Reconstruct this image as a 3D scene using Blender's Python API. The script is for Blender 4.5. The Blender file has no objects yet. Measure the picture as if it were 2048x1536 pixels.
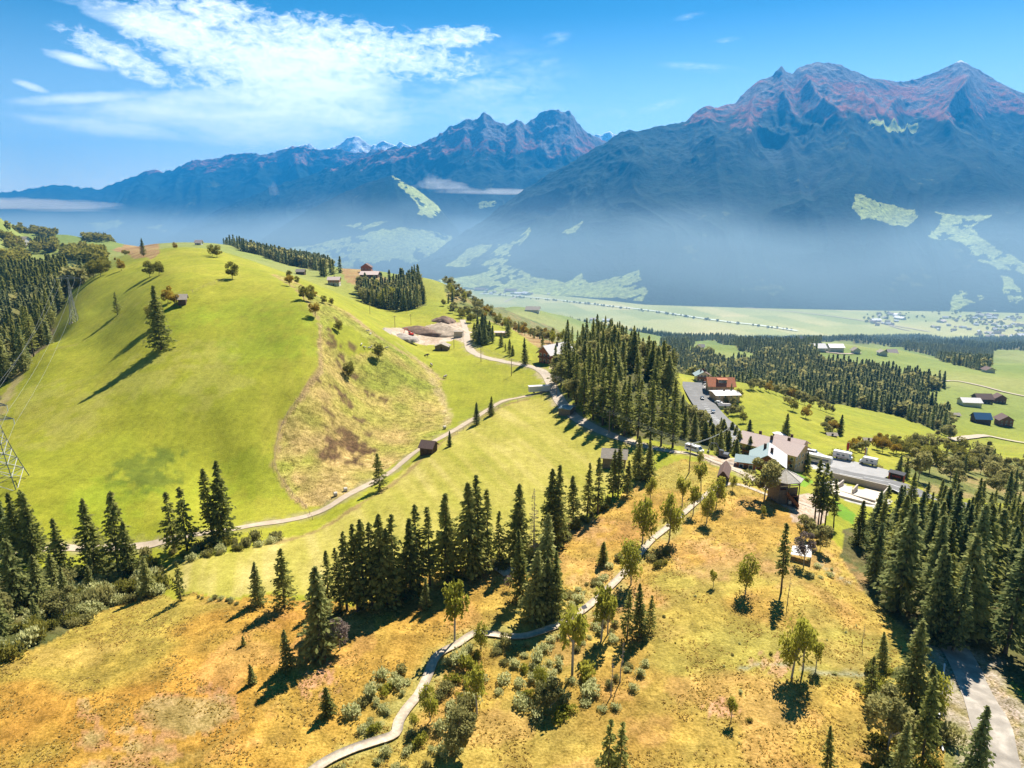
import bpy, bmesh, math, random
import numpy as np
from mathutils import Vector, Matrix
from mathutils.bvhtree import BVHTree

# ------------------------------------------------------------------ camera
SC = bpy.context.scene
COL = SC.collection
PITCH = math.radians(13.9)
FPX = 1365.0                      # focal length in pixels of the 2048 px wide photograph
CAMZ = 70.0
cam_data = bpy.data.cameras.new("camera")
cam = bpy.data.objects.new("camera", cam_data)
COL.objects.link(cam)
cam.location = (0, 0, CAMZ)
cam.rotation_euler = (math.radians(90) - PITCH, 0, 0)
cam_data.sensor_width = 36.0
cam_data.lens = 36.0 * FPX / 2048.0
cam_data.clip_start = 0.5
cam_data.clip_end = 60000.0
SC.camera = cam

# ------------------------------------------------------------------ light
SUN_AZ = math.radians(26.0)       # to the right of the viewing direction
SUN_EL = math.radians(48.0)
sun_data = bpy.data.lights.new("sun", 'SUN')
sun_data.energy = 4.6
sun_data.angle = math.radians(0.53)
sun_data.color = (1.0, 0.94, 0.84)
sun = bpy.data.objects.new("sun", sun_data)
COL.objects.link(sun)
sd = Vector((math.sin(SUN_AZ) * math.cos(SUN_EL), math.cos(SUN_AZ) * math.cos(SUN_EL), math.sin(SUN_EL)))
sun.rotation_euler = sd.to_track_quat('Z', 'Y').to_euler()

world = bpy.data.worlds.new("World")
SC.world = world
world.use_nodes = True
SC.view_settings.view_transform = 'Standard'
SC.view_settings.look = 'None'
SC.view_settings.exposure = 1.3
SC.view_settings.gamma = 1.0
SC.cycles.max_bounces = 5
SC.cycles.diffuse_bounces = 3
SC.cycles.glossy_bounces = 2
SC.cycles.transmission_bounces = 2
SC.cycles.transparent_max_bounces = 6
SC.cycles.volume_bounces = 0
SC.cycles.use_denoising = True
SC.cycles.caustics_reflective = False
SC.cycles.caustics_refractive = False

class NT:
    """short helper for node trees"""
    def __init__(s, tree):
        s.t = tree
        s.n = tree.nodes
        s.l = tree.links
    def add(s, typ, **kw):
        n = s.n.new(typ)
        for k, v in kw.items():
            if k == 'inp':
                for i, val in v.items():
                    if hasattr(val, 'is_output') or isinstance(val, bpy.types.NodeSocket):
                        s.l.new(val, n.inputs[i])
                    else:
                        n.inputs[i].default_value = val
            else:
                setattr(n, k, v)
        return n
    def math(s, op, a, b=0.0, c=None, clamp=False):
        n = s.n.new('ShaderNodeMath'); n.operation = op; n.use_clamp = clamp
        for i, v in enumerate((a, b) if c is None else (a, b, c)):
            if isinstance(v, bpy.types.NodeSocket): s.l.new(v, n.inputs[i])
            else: n.inputs[i].default_value = v
        return n.outputs[0]
    def mix(s, f, a, b, mode='MIX'):
        n = s.n.new('ShaderNodeMix'); n.data_type = 'RGBA'; n.blend_type = mode; n.clamp_factor = True
        for i, v in ((0, f), (6, a), (7, b)):
            if isinstance(v, bpy.types.NodeSocket): s.l.new(v, n.inputs[i])
            else:
                if i and len(v) == 3: v = (*v, 1)
                n.inputs[i].default_value = v
        return n.outputs[2]
    def ramp(s, f, stops, interp='LINEAR'):
        n = s.n.new('ShaderNodeValToRGB'); cr = n.color_ramp; cr.interpolation = interp
        while len(cr.elements) > 1: cr.elements.remove(cr.elements[-1])
        for i, (p, c) in enumerate(stops):
            e = cr.elements[0] if i == 0 else cr.elements.new(p)
            e.position = p
            e.color = (c, c, c, 1) if not hasattr(c, '__len__') else (*c[:3], 1)
        s.l.new(f, n.inputs[0])
        return n.outputs[0]
    def noise(s, vec, scale, detail=4, rough=0.5, dist=0.0, out=0):
        n = s.n.new('ShaderNodeTexNoise')
        if vec is not None: s.l.new(vec, n.inputs['Vector'])
        n.inputs['Scale'].default_value = scale
        n.inputs['Detail'].default_value = detail
        n.inputs['Roughness'].default_value = rough
        n.inputs['Distortion'].default_value = dist
        return n.outputs[out]

# ------------------------------------------------------------------ sky with clouds (world)
def pix_dir(px, py):
    """world direction of a point of the photograph"""
    x = (px - 1024.0); y = (768.0 - py)
    c, s = math.cos(PITCH), math.sin(PITCH)
    v = Vector((x, FPX * c + y * s, -FPX * s + y * c))
    return v.normalized()

def azel(px, py):
    v = pix_dir(px, py)
    return math.degrees(math.atan2(v.x, v.y)), math.degrees(math.asin(v.z))

w = NT(world.node_tree)
w.n.clear()
sky = w.add('ShaderNodeTexSky', sky_type='NISHITA', sun_disc=False, sun_elevation=SUN_EL, sun_rotation=SUN_AZ,
            altitude=1300.0, air_density=1.3, dust_density=0.6, ozone_density=3.0)
tc = w.add('ShaderNodeTexCoord')
sep = w.add('ShaderNodeSeparateXYZ', inp={0: tc.outputs['Generated']})
az = w.math('MULTIPLY', w.math('ARCTAN2', sep.outputs[0], sep.outputs[1]), 57.2958)
el = w.math('MULTIPLY', w.math('ARCSINE', sep.outputs[2]), 57.2958)
# angular sheet the clouds are laid out on (degrees of azimuth and elevation)
comb = w.add('ShaderNodeCombineXYZ', inp={0: az, 1: el, 2: 0.0})
def cloud_blob(cx, cy, rx, ry, rot=0.0, edge=0.6):
    """soft ellipse in azimuth / elevation"""
    m = w.add('ShaderNodeMapping', vector_type='TEXTURE')
    w.l.new(comb.outputs[0], m.inputs['Vector'])
    m.inputs['Location'].default_value = (cx, cy, 0)
    m.inputs['Rotation'].default_value = (0, 0, math.radians(rot))
    m.inputs['Scale'].default_value = (rx, ry, 1)
    ln = w.add('ShaderNodeVectorMath', operation='LENGTH', inp={0: m.outputs[0]})
    mr = w.add('ShaderNodeMapRange', interpolation_type='SMOOTHSTEP', inp={0: ln.outputs['Value'], 1: 1.0, 2: 1.0 - edge, 3: 0.0, 4: 1.0})
    return mr.outputs[0]
def blob_px(px, py, hx, hy, rot=0.0, edge=0.7):
    a0, e0 = azel(px, py); a1, _ = azel(px + hx, py); _, e1 = azel(px, py - hy)
    return cloud_blob(a0, e0, abs(a1 - a0), abs(e1 - e0), rot, edge)
def vmax(lst):
    o = lst[0]
    for q in lst[1:]: o = w.math('MAXIMUM', o, q)
    return o
# 1: dappled altocumulus, 2: smooth bright veil, 3: thin streaks
dap = vmax([blob_px(480, 110, 300, 130, -18), blob_px(250, 120, 160, 42, -22), blob_px(700, 95, 330, 75, -6), blob_px(430, 25, 130, 45),
            w.math('MULTIPLY', blob_px(900, 75, 130, 32, 5), 0.95)])
veil = vmax([blob_px(640, 175, 230, 125, -15, 0.6), blob_px(430, 220, 370, 72, 6, 0.8), blob_px(520, 262, 300, 52, 0, .8),
             blob_px(240, 255, 250, 30, -2, .9), blob_px(150, 118, 95, 18, -10, .9), blob_px(60, 172, 55, 12, -16, .9),
             blob_px(200, 195, 220, 20, 7, 1.0), blob_px(330, 60, 230, 50, -12, .9), blob_px(560, 215, 330, 90, 4, .9)])
thin = vmax([blob_px(950, 170, 260, 120, 0, 1.0), blob_px(1000, 230, 300, 40, 0, 1.0), blob_px(1400, 135, 110, 12, -6, 1.0), blob_px(1110, 78, 42, 18, 15, .9),
             blob_px(1095, 125, 36, 12, 15, .9), blob_px(1220, 230, 50, 18, 0, 1.0), blob_px(1380, 32, 40, 9, 8, 1.0), blob_px(1450, 82, 36, 9, 5, 1.0),
             blob_px(1320, 212, 70, 12, 12, 1.0), blob_px(760, 250, 90, 70, 20, 1.0)])
mp = w.add('ShaderNodeMapping'); w.l.new(comb.outputs[0], mp.inputs['Vector'])
mp.inputs['Rotation'].default_value = (0, 0, math.radians(14)); mp.inputs['Scale'].default_value = (0.95, 1.9, 1)
n_fine = w.noise(mp.outputs[0], 1.0, 9, 0.68, 0.5)
mp2 = w.add('ShaderNodeMapping'); w.l.new(comb.outputs[0], mp2.inputs['Vector'])
mp2.inputs['Rotation'].default_value = (0, 0, math.radians(-5)); mp2.inputs['Scale'].default_value = (0.17, 0.85, 1)
n_str = w.noise(mp2.outputs[0], 1.0, 8, 0.6, 0.5)
d1 = w.math('MULTIPLY', w.ramp(w.math('ADD', w.math('MULTIPLY', n_fine, 1.0), w.math('MULTIPLY', dap, 0.30)), [(0.0, 0), (0.57, 0), (0.72, .45), (0.92, .95), (1, 1)]), w.ramp(dap, [(0, 0), (.25, 1)]))
d2 = w.math('MULTIPLY', w.ramp(w.math('MULTIPLY', w.math('ADD', w.math('ADD', w.math('MULTIPLY', n_str, 0.95), w.math('MULTIPLY', n_fine, 0.45)), w.math('MULTIPLY', veil, 0.50)), .7), [(0, 0), (0.53, 0), (.68, .35), (0.92, .96), (1, 1)]), w.ramp(veil, [(0, 0), (.3, 1)]))
d3 = w.math('MULTIPLY', w.ramp(w.math('ADD', w.math('MULTIPLY', n_str, 0.6), w.math('MULTIPLY', n_fine, 0.4)), [(0, 0), (0.42, .0), (0.72, .9), (1, 1)]), w.math('MULTIPLY', thin, 0.7))
dens = w.math('SUBTRACT', 1.0, w.math('MULTIPLY', w.math('MULTIPLY', w.math('SUBTRACT', 1.0, d1), w.math('SUBTRACT', 1.0, d2)), w.math('SUBTRACT', 1.0, d3)), clamp=True)
hs = w.add('ShaderNodeHueSaturation', inp={0: 0.495, 1: w.math('MULTIPLY', w.ramp(w.math('DIVIDE', el, 24.0), [(0.0, .28), (.25, .46), (.6, .76), (1.0, .86)]), 2.0), 2: w.ramp(w.math('DIVIDE', el, 24.0), [(0.0, .64), (.30, .40), (.60, .22), (.85, .155), (1.0, .14)]), 4: sky.outputs[0]})
skyc = hs.outputs[0]
cl = w.mix(dens, skyc, (4.9, 5.0, 5.2))
bg = w.add('ShaderNodeBackground', inp={0: cl, 1: 0.15})
wo = w.add('ShaderNodeOutputWorld')
w.l.new(bg.outputs[0], wo.inputs[0])

# ------------------------------------------------------------------ naming and tagging helpers
def tag(o, label=None, cat=None, group=None, kind=None):
    if label: o["label"] = label
    if cat: o["category"] = cat
    if group: o["group"] = group
    if kind: o["kind"] = kind
    return o

def link(name, me, parent=None, mat=None):
    o = bpy.data.objects.new(name, me)
    COL.objects.link(o)
    if mat is not None: me.materials.append(mat)
    if parent is not None: o.parent = parent
    return o

def empty(name, loc, rz=0.0, scale=1.0):
    o = bpy.data.objects.new(name, None)
    o.empty_display_size = 0.5
    o.location = loc; o.rotation_euler = (0, 0, rz)
    o.scale = (scale, scale, scale) if not hasattr(scale, '__len__') else scale
    COL.objects.link(o)
    return o

def np_mesh(name, verts, faces, smooth=False):
    """verts (n,3) and faces (m,3) or (m,4) or list of such arrays -> mesh, fast"""
    if not isinstance(faces, list): faces = [faces]
    faces = [np.asarray(f, dtype=np.int32) for f in faces if len(f)]
    me = bpy.data.meshes.new(name)
    verts = np.asarray(verts, dtype=np.float32)
    nl = sum(f.size for f in faces); nf = sum(len(f) for f in faces)
    me.vertices.add(len(verts)); me.vertices.foreach_set('co', verts.ravel())
    me.loops.add(nl); me.loops.foreach_set('vertex_index', np.concatenate([f.ravel() for f in faces]))
    me.polygons.add(nf)
    tot = np.concatenate([np.full(len(f), f.shape[1], np.int32) for f in faces])
    st = np.concatenate([[0], np.cumsum(tot)[:-1]]).astype(np.int32)
    me.polygons.foreach_set('loop_start', st)
    if smooth: me.polygons.foreach_set('use_smooth', np.ones(nf, bool))
    me.update(calc_edges=True)
    return me

# ------------------------------------------------------------------ numpy noise
def _hash(ix, iy, seed):
    h = (ix.astype(np.int64) * 374761393 + iy.astype(np.int64) * 668265263 + seed * 982451653) & 0xFFFFFFFF
    h = ((h ^ (h >> 13)) * 1274126177) & 0xFFFFFFFF
    return ((h ^ (h >> 16)) & 0xFFFFFF) / float(0xFFFFFF)
def vnoise(x, y, seed=0):
    x0 = np.floor(x); y0 = np.floor(y); fx = x - x0; fy = y - y0
    fx = fx * fx * fx * (fx * (fx * 6 - 15) + 10); fy = fy * fy * fy * (fy * (fy * 6 - 15) + 10)
    a = _hash(x0, y0, seed); b = _hash(x0 + 1, y0, seed); c = _hash(x0, y0 + 1, seed); d = _hash(x0 + 1, y0 + 1, seed)
    return (a + (b - a) * fx) + ((c + (d - c) * fx) - (a + (b - a) * fx)) * fy
def fbm(x, y, octs=4, seed=0, gain=0.5):
    x = np.asarray(x, float); y = np.asarray(y, float)
    s = 0; a = 1; t = 0
    for i in range(octs):
        s = s + a * vnoise(x, y, seed + i * 17); t += a; a *= gain
        x, y = x * 1.73 + y * 1.02 + 5.1, y * 1.73 - x * 1.02 + 9.7
    return s / t
def ridged(x, y, octs=5, seed=0, gain=0.5):
    x = np.asarray(x, float); y = np.asarray(y, float)
    s = 0; a = 1; t = 0
    for i in range(octs):
        n = 1 - np.abs(2 * vnoise(x, y, seed + i * 31) - 1)
        s = s + a * n * n; t += a; a *= gain
        x, y = x * 1.79 + y * 0.87 + 3.3, y * 1.79 - x * 0.87 + 7.9
    return s / t
def smooth01(a, b, v):
    t = np.clip((v - a) / (b - a), 0, 1)
    return t * t * (3 - 2 * t)
# ------------------------------------------------------------------ lie of the land
# control points: a place of the photograph and the height of the ground there (metres, marsh = 0)
PTS = [
 (0,1536,0),(500,1536,0),(1000,1536,0),(1500,1536,0),(2048,1536,-2),(0,1400,0),(300,1300,0),(700,1350,0),(1100,1300,0),(1500,1300,0),
 (1750,1300,-1),(1950,1350,-3),(0,1270,-1),(400,1200,-1),(700,1220,-.5),(900,1150,-.5),(1100,1100,-.5),(1300,1050,-.5),(1500,1020,-1),
 (1580,1020,-2),(1650,1080,-3),(1700,1150,-3),(1900,1200,-5),(2048,1250,-7),(1250,935,-1),(1400,915,-1.5),(1490,948,-3),(1350,980,-1),
 (60,1150,-5),(0,1100,-7),(170,1098,-8),(0,1020,-4),
 (400,1130,-3.5),(470,1080,-6),(550,1085,-5.5),(700,1010,-5.5),(850,905,-5),(1000,825,-4),(1090,797,-3),
 (600,1120,-3),(800,1000,-3.2),(900,950,-3.2),(1000,880,-3),(1100,850,-2),(1190,870,-1.5),
 (300,1090,-8),(500,1050,-8),(640,1020,-8),(740,970,-7.5),(830,910,-7),(900,865,-6.5),(960,835,-6),(1020,800,-5),(1090,780,-3.5),
 (1060,735,-3),(1110,790,-2.5),(1150,840,-1.5),(1230,872,-1),(1300,897,-1),(1380,910,-1.5),
 (1000,722,-4),(940,705,-7),(930,670,-8),
 # big meadow hill
 (300,1000,-4.5),(150,1000,-3),(25,970,-2),(450,950,-6),(300,900,-0.5),(120,900,-0.5),(0,900,-3),(450,830,5.5),(300,800,8),(120,800,4),(0,800,-1),
 (322,698,18.5),(200,700,13),(90,690,7),(450,700,18.3),(550,700,18.3),(500,600,31.3),(450,600,31.3),(400,760,12),(540,780,10),(300,620,28),(200,620,21),(145,640,15),
 (545,550,36),(350,560,38),(250,560,32),(180,562,27),(240,530,32),(280,505,38),(350,520,41.5),(350,497,44),(420,500,43),(470,520,40),(585,575,33.5),
 (640,640,25.5),(650,700,16.8),(640,740,13),(600,800,7.5),(560,850,2.5),(548,930,-3.5),(600,1000,-8),
 # scrub slope and spur
 (700,750,6),(750,850,-6),(800,760,0),(780,690,10),(880,760,-5),(898,840,-8),(690,620,24),(620,580,30),(840,900,-7),(700,900,-7),
 # fields behind the spur
 (850,700,-8),(1000,760,-5),(1050,745,-4),(900,660,-10),(870,700,-8),(750,600,-10),(780,625,-8),(870,640,-8),(660,580,8),(740,552,0),
 (860,562,5),(880,590,-4),(950,600,-22),(950,640,-10),(1000,660,-12),(1040,690,-4),(1100,690,-8),(1085,728,-3),
 # right slope
 (1440,920,-5),(1500,928,-9),(1560,945,-13),(1610,960,-15),(1590,965,-13),(1660,1010,-13),(1700,985,-22),(1760,1000,-23),(1640,965,-22),(1700,1030,-15),(1800,1050,-15),
 (1650,930,-25),(1730,955,-25),(1850,985,-25),(1950,1015,-27),(2048,1040,-30),
 (1450,905,-12),(1470,895,-30),(1430,850,-36),(1405,810,-38),(1390,790,-38),(1403,764,-36.5),(1425,766,-37),(1530,776,-46),(1450,780,-35),(1500,790,-38),(1530,860,-34),(1600,850,-38),
 (1560,790,-50),(1650,870,-40),(1750,900,-38),(1850,940,-36),(1700,830,-66),(1800,860,-66),(1900,905,-62),(1630,805,-78),(1700,812,-87),(1800,833,-92),(1900,870,-88),
 (1960,860,-105),(1980,900,-95),(1950,800,-115),(2048,850,-112),(1950,740,-130),(2048,760,-125),(1900,730,-147),(1700,700,-150),(1800,715,-148),(1400,690,-170),
 (1080,625,-150),(1200,655,-230),
 # left background
 (60,515,10),(30,490,20),(20,462,40),(0,442,60),(170,482,20),(200,502,15),(260,495,12),(110,500,15),(395,488,34),(560,545,8),
]
# ground that cannot be seen: (column of the photograph at eye level, distance, height)
HID = [
 (1160,260,1),(1200,300,4),(1300,265,4),(1360,290,-2),(1200,420,-6),(1300,420,-18),(1370,380,-32),(1385,250,-10),
 (395,720,29),(60,345,3),(-60,310,-3),(60,430,1),(130,560,14),(0,700,5),(1000,1100,-90),(1100,700,-70),(1100,1500,-165),(900,1300,-80),(900,2500,-330),(850,900,-20),
 (850,2000,-250),(740,1400,-60),(740,2600,-380),(600,1000,4),(600,1700,-80),(540,1150,6),(400,1500,-20),(400,2600,-300),(250,2600,-200),(250,1600,-10),(50,2600,-80),(-400,1500,80),(-400,2600,60),
 (1600,700,-106),(1600,1000,-132),(1400,900,-130),(1400,620,-95),(1410,490,-46),(1500,600,-90),(1700,1600,-232),(1700,2300,-352),(1700,3100,-485),(2000,1250,-205),(2000,1700,-262),(2000,2300,-362),(2000,3100,-485),
 (1400,1800,-262),(1400,2500,-388),(1400,3100,-485),(1100,2300,-330),(1150,3100,-485),(900,3400,-485),(600,3400,-485),(300,3600,-485),(0,3800,-485),(2600,3100,-485),(2600,1500,-220),(2600,700,-110),(2600,300,-40),(-500,3800,-400),
 (-700,300,0),(-700,700,20),(-700,150,-8),(2700,150,-12),(2500,60,-8),(-500,60,0),(200,45,0),(1024,45,0),(1900,45,-1),(1024,30,0),
]
FC, FS = math.cos(PITCH), math.sin(PITCH)
def ground_of(px, py, z):
    up = -FPX * FS + (768 - py) * FC; fw = FPX * FC + (768 - py) * FS
    t = (z - CAMZ) / up
    return (px - 1024) * t, fw * t
def warp(X, Y):
    Y = np.maximum(Y, 12.0)
    return np.stack([np.clip(X / Y, -1.6, 1.6) * 2.2, np.log(Y)], -1)
cx, cz = [], []
for px, py, z in PTS:
    X, Y = ground_of(px, py, z); cx.append((X, Y)); cz.append(z)
for px, Y, z in HID:
    cx.append(((px - 1024) / (FPX * FC) * Y * 0.95, Y)); cz.append(z)
cx = np.array(cx, float); cz = np.array(cz, float)
CW = warp(cx[:, 0], cx[:, 1])
def _tps(r2): return 0.5 * r2 * np.log(r2 + 1e-9)
_n = len(CW)
_K = _tps(((CW[:, None] - CW[None]) ** 2).sum(-1)) + np.eye(_n) * 2e-4
_P = np.hstack([np.ones((_n, 1)), CW])
_A = np.zeros((_n + 3, _n + 3)); _A[:_n, :_n] = _K; _A[:_n, _n:] = _P; _A[_n:, :_n] = _P.T
# heights are fitted as angle-like values so that far ground does not swing the near ground
_sc = CW[:, 1] * 0 + np.exp(CW[:, 1]) ** 0.5
_W = np.linalg.solve(_A, np.concatenate([cz / _sc, np.zeros(3)]))
def height(X, Y):
    X = np.asarray(X, float); Y = np.asarray(Y, float)
    sh = X.shape; q = warp(X.ravel(), Y.ravel()); out = np.empty(len(q))
    for i in range(0, len(q), 20000):
        c = q[i:i + 20000]
        out[i:i + 20000] = _tps(((c[:, None] - CW[None]) ** 2).sum(-1)) @ _W[:_n] + _W[_n] + c @ _W[_n + 1:]
    out = (out * np.exp(q[:, 1]) ** 0.5).reshape(sh)
    # small natural relief
    d = np.hypot(X, Y)
    out = out + (fbm(X / 23, Y / 23, 3, 5) - .5) * 1.1 * np.clip(d / 250, .35, 1) + (fbm(X / 160, Y / 160, 3, 9) - .5) * np.clip((d - 500) / 1500, 0, 1) * 40
    fl = -480 + (fbm(X / 900, Y / 900, 2, 3) - .5) * 4
    k = 12.0
    return np.where(out > fl + 3 * k, out, fl + k * np.log1p(np.exp(np.clip((out - fl) / k, -30, 30))))
# the mesh: rows get longer with distance, as the ground shown gets longer too
NU, NV = 760, 620
uu = np.linspace(-1.25, 1.25, NU)
vv = np.exp(np.linspace(math.log(32.0), math.log(16000.0), NV))
UU, VV = np.meshgrid(uu, vv)
GX = UU * VV; GY = VV
GZ = height(GX, GY)
def grid_faces(nu, nv):
    i = np.arange(nv - 1)[:, None] * nu + np.arange(nu - 1)[None]
    return np.stack([i, i + 1, i + nu + 1, i + nu], -1).reshape(-1, 4)
gme = np_mesh("ground", np.stack([GX, GY, GZ], -1).reshape(-1, 3), grid_faces(NU, NV), smooth=True)
ground = link("ground", gme)
tag(ground, kind="structure")
def bvh_of(v, f):
    return BVHTree.FromPolygons([tuple(p) for p in v], [tuple(q) for q in f], epsilon=0.0)
GZF = GZ
def ground_z(X, Y):
    """height of the ground mesh itself (bilinear inside its cells)"""
    X = np.asarray(X, float); Y = np.asarray(Y, float)
    u = np.clip((X / Y + 1.25) / 2.5 * (NU - 1), 0, NU - 1.001)
    v = np.clip((np.log(Y) - math.log(32.0)) / (math.log(16000.0) - math.log(32.0)) * (NV - 1), 0, NV - 1.001)
    i = u.astype(int); j = v.astype(int); a = u - i; 
    y0 = vv[j]; y1 = vv[j + 1]; b = (Y - y0) / (y1 - y0)
    return (GZF[j, i] * (1 - a) + GZF[j, i + 1] * a) * (1 - b) + (GZF[j + 1, i] * (1 - a) + GZF[j + 1, i + 1] * a) * b
def hit(px, py, tmax=16000.0, n=900):
    """march the sight line of a place of the photograph to the ground"""
    px = np.atleast_1d(np.asarray(px, float)); py = np.atleast_1d(np.asarray(py, float))
    fw = FPX * FC + (768 - py) * FS; up = -FPX * FS + (768 - py) * FC; rt = px - 1024
    Ys = np.exp(np.linspace(math.log(34.0), math.log(tmax), n))[None]
    X = rt[:, None] / fw[:, None] * Ys; Z = CAMZ + up[:, None] / fw[:, None] * Ys
    below = Z < ground_z(X, np.broadcast_to(Ys, X.shape))
    k = np.where(below.any(1), below.argmax(1), n - 1); k = np.maximum(k, 1)
    lo = Ys[0, k - 1]; hi = Ys[0, k]
    for _ in range(14):
        m = (lo + hi) / 2
        b = CAMZ + up / fw * m < ground_z(rt / fw * m, m)
        hi = np.where(b, m, hi); lo = np.where(b, lo, m)
    Y = (lo + hi) / 2; X = rt / fw * Y
    return np.stack([X, Y, ground_z(X, Y)], -1)
# ------------------------------------------------------------------ mountains
def col_x(px, Y, z):
    """world x of a point in the column px of the photograph (straight ahead at distance Y, height z)"""
    # depth along the camera axis of a point at (Y, z)
    dep = Y * FC - (z - CAMZ) * FS
    return (px - 1024) / FPX * dep
def px_z(py, Y):
    up = -FPX * FS + (768 - py) * FC; fw = FPX * FC + (768 - py) * FS
    return CAMZ + up / fw * Y
MTS = []
def mountain(name, ridge, foot, nu, nv, seed, spur=700.0, amp=150.0, jag=18.0, prof=1.15, back=0.45, colour=None):
    """a mountainside between its ridge [(column, row, distance)] and its foot [(column, distance, height)]"""
    r = np.array(ridge, float); f = np.array(foot, float)
    u = np.linspace(0, 1, nu)
    # even spacing by column
    cu = np.interp(u, [0, 1], [r[0, 0], r[-1, 0]])
    rp = np.interp(cu, r[:, 0], r[:, 1]); rY = np.interp(cu, r[:, 0], r[:, 2])
    rz = px_z(rp, rY); rX = col_x(cu, rY, rz)
    un = (cu - cu[0]) / (cu[-1] - cu[0])
    fcol = np.interp(un, (f[:, 0] - f[0, 0]) / (f[-1, 0] - f[0, 0]), f[:, 0])
    fY = np.interp(fcol, f[:, 0], f[:, 1]); fz = np.interp(fcol, f[:, 0], f[:, 2]); fX = col_x(fcol, fY, fz)
    nb = int(nv * 0.12)
    v = np.concatenate([np.linspace(-back, 0, nb, endpoint=False), np.linspace(0, 1, nv) ** 1.1])
    V = v[:, None]; av = np.abs(V)
    X = rX + (fX - rX) * V; Y = rY + (fY - rY) * V
    Z = fz + (rz - fz) * (1 - np.minimum(av, 1)) ** prof
    arc = np.concatenate([[0], np.cumsum(np.hypot(np.diff(rX), np.diff(rY)))])
    L = float(np.mean(np.hypot(rX - fX, rY - fY)))
    A = np.broadcast_to(arc[None], X.shape); D = np.broadcast_to(V * L, X.shape)
    wx = A + (fbm(A / 1500, D / 1500, 2, seed) - .5) * 900
    wd = D + (fbm(A / 1300, D / 1300, 2, seed + 5) - .5) * 700
    rg = ridged(wx / spur, wd / (spur * 2.6), 4, seed + 9, 0.42)
    fb = fbm(X / 420, Y / 420, 5, seed + 13)
    hgt = np.clip((rz - fz) / 1800.0, 0.12, 1.2)
    env = np.clip(av * 3.2, 0.0, 1) * np.clip((1 - av) * 3.2, 0, 1)
    env = env * (1 - .75 * smooth01(.26, .48, av))
    Z = Z + env * hgt * (amp * 1.7 * (rg - 0.45) + amp * 0.5 * (fb - .5))
    rough = np.clip(1.1 - av * 1.6, 0.12, 1)
    Z = Z + rough * jag * 2 * (ridged(X / 260, Y / 260 + 7, 4, seed + 21, .6) - .5) * np.clip((1 - av) * 8, 0, 1)
    co = np.stack([X, Y, Z], -1)
    me = np_mesh(name, co.reshape(-1, 3), grid_faces(nu, len(v))[:, ::-1], smooth=True)
    ob = link(name, me); tag(ob, kind="structure")
    MTS.append(dict(me=me, co=co, rg=rg, fb=fb, V=np.broadcast_to(V, X.shape), nb=nb, seed=seed, colour=colour, name=name))
    return MTS[-1]

def project(co):
    d = co - np.array([0, 0, CAMZ])
    dep = d[..., 1] * FC - d[..., 2] * FS; upc = d[..., 1] * FS + d[..., 2] * FC
    return 1024 + FPX * d[..., 0] / dep, 768 - FPX * upc / dep

M_FAR = mountain("mountain_range",
    [(-260,400,17000),(0,386,16500),(60,379,16500),(100,372,16500),(130,369,16500),(165,376,16300),(200,378,16000),(260,356,15500),(300,341,15000),(330,344,15000),(370,328,14600),(404,318,14300),(425,322,14200),(450,312,14000),
     (490,304,13800),(512,308,13600),(545,302,13500),(600,291,13200),(640,298,13000),(690,303,12900),(740,300,12600),(800,293,12400),(850,292,12200),(900,296,12000),(1000,300,12000),(1300,300,12000)],
    [(-400,10500,-470),(0,10500,-470),(300,10500,-470),(600,10500,-470),(900,10800,-470),(1300,11000,-470)], 420, 170, 3, spur=1000, amp=300, jag=60, colour='far')
M_SNOW = mountain("snow_peaks",
    [(520,330,15400),(555,300,15400),(585,293,15400),(600,289,15400),(618,287,15400),(640,302,15400),(665,296,15400),(690,280,15400),(710,270,15400),(728,281,15400),(745,291,15400),(760,284,15400),(775,283,15400),(790,290,15400),(803,281,15400),(822,292,15400),(850,300,15400),(1150,290,15400),(1190,268,15400),(1205,267,15400),(1220,262,15400),(1240,275,15400),(1330,300,15400)],
    [(450,13900,350),(900,13900,350),(1400,13900,350)], 380, 60, 11, spur=700, amp=220, jag=45, colour='snow')
M_MID = mountain("rocky_mountain",
    [(380,452,11500),(470,404,11200),(560,368,11000),(640,343,10800),(700,326,10600),(740,309,10500),(760,301,10400),(800,298,10300),(832,292,10200),(860,276,10200),(884,262,10200),(905,250,10200),(930,240,10200),(950,238,10200),
     (968,227,10200),(982,232,10200),(1000,246,10100),(1013,252,10100),(1022,246,10100),(1034,237,10100),(1050,246,10200),(1070,232,10300),(1090,221,10300),(1108,218,10300),(1124,222,10300),(1140,221,10300),(1152,240,10300),(1175,262,10300),(1195,276,10300),(1230,292,10300),(1300,320,10300),(1420,360,10300)],
    [(200,8000,-470),(560,7600,-470),(760,7500,-450),(1000,7300,-440),(1500,7300,-440)], 520, 230, 23, spur=900, amp=260, jag=40, prof=1.3, colour='mid')
M_SPUR = mountain("wooded_spur",
    [(440,520,8300),(520,480,8300),(600,430,8300),(680,388,8300),(740,363,8300),(785,350,8300),(830,375,8200),(870,405,8000),(892,440,7800),(905,470,7600)],
    [(300,6600,-475),(560,6500,-475),(760,6500,-465),(880,6600,-455),(1000,7000,-440)], 260, 120, 31, spur=700, amp=110, jag=8, prof=.8, colour='spur')
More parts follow.
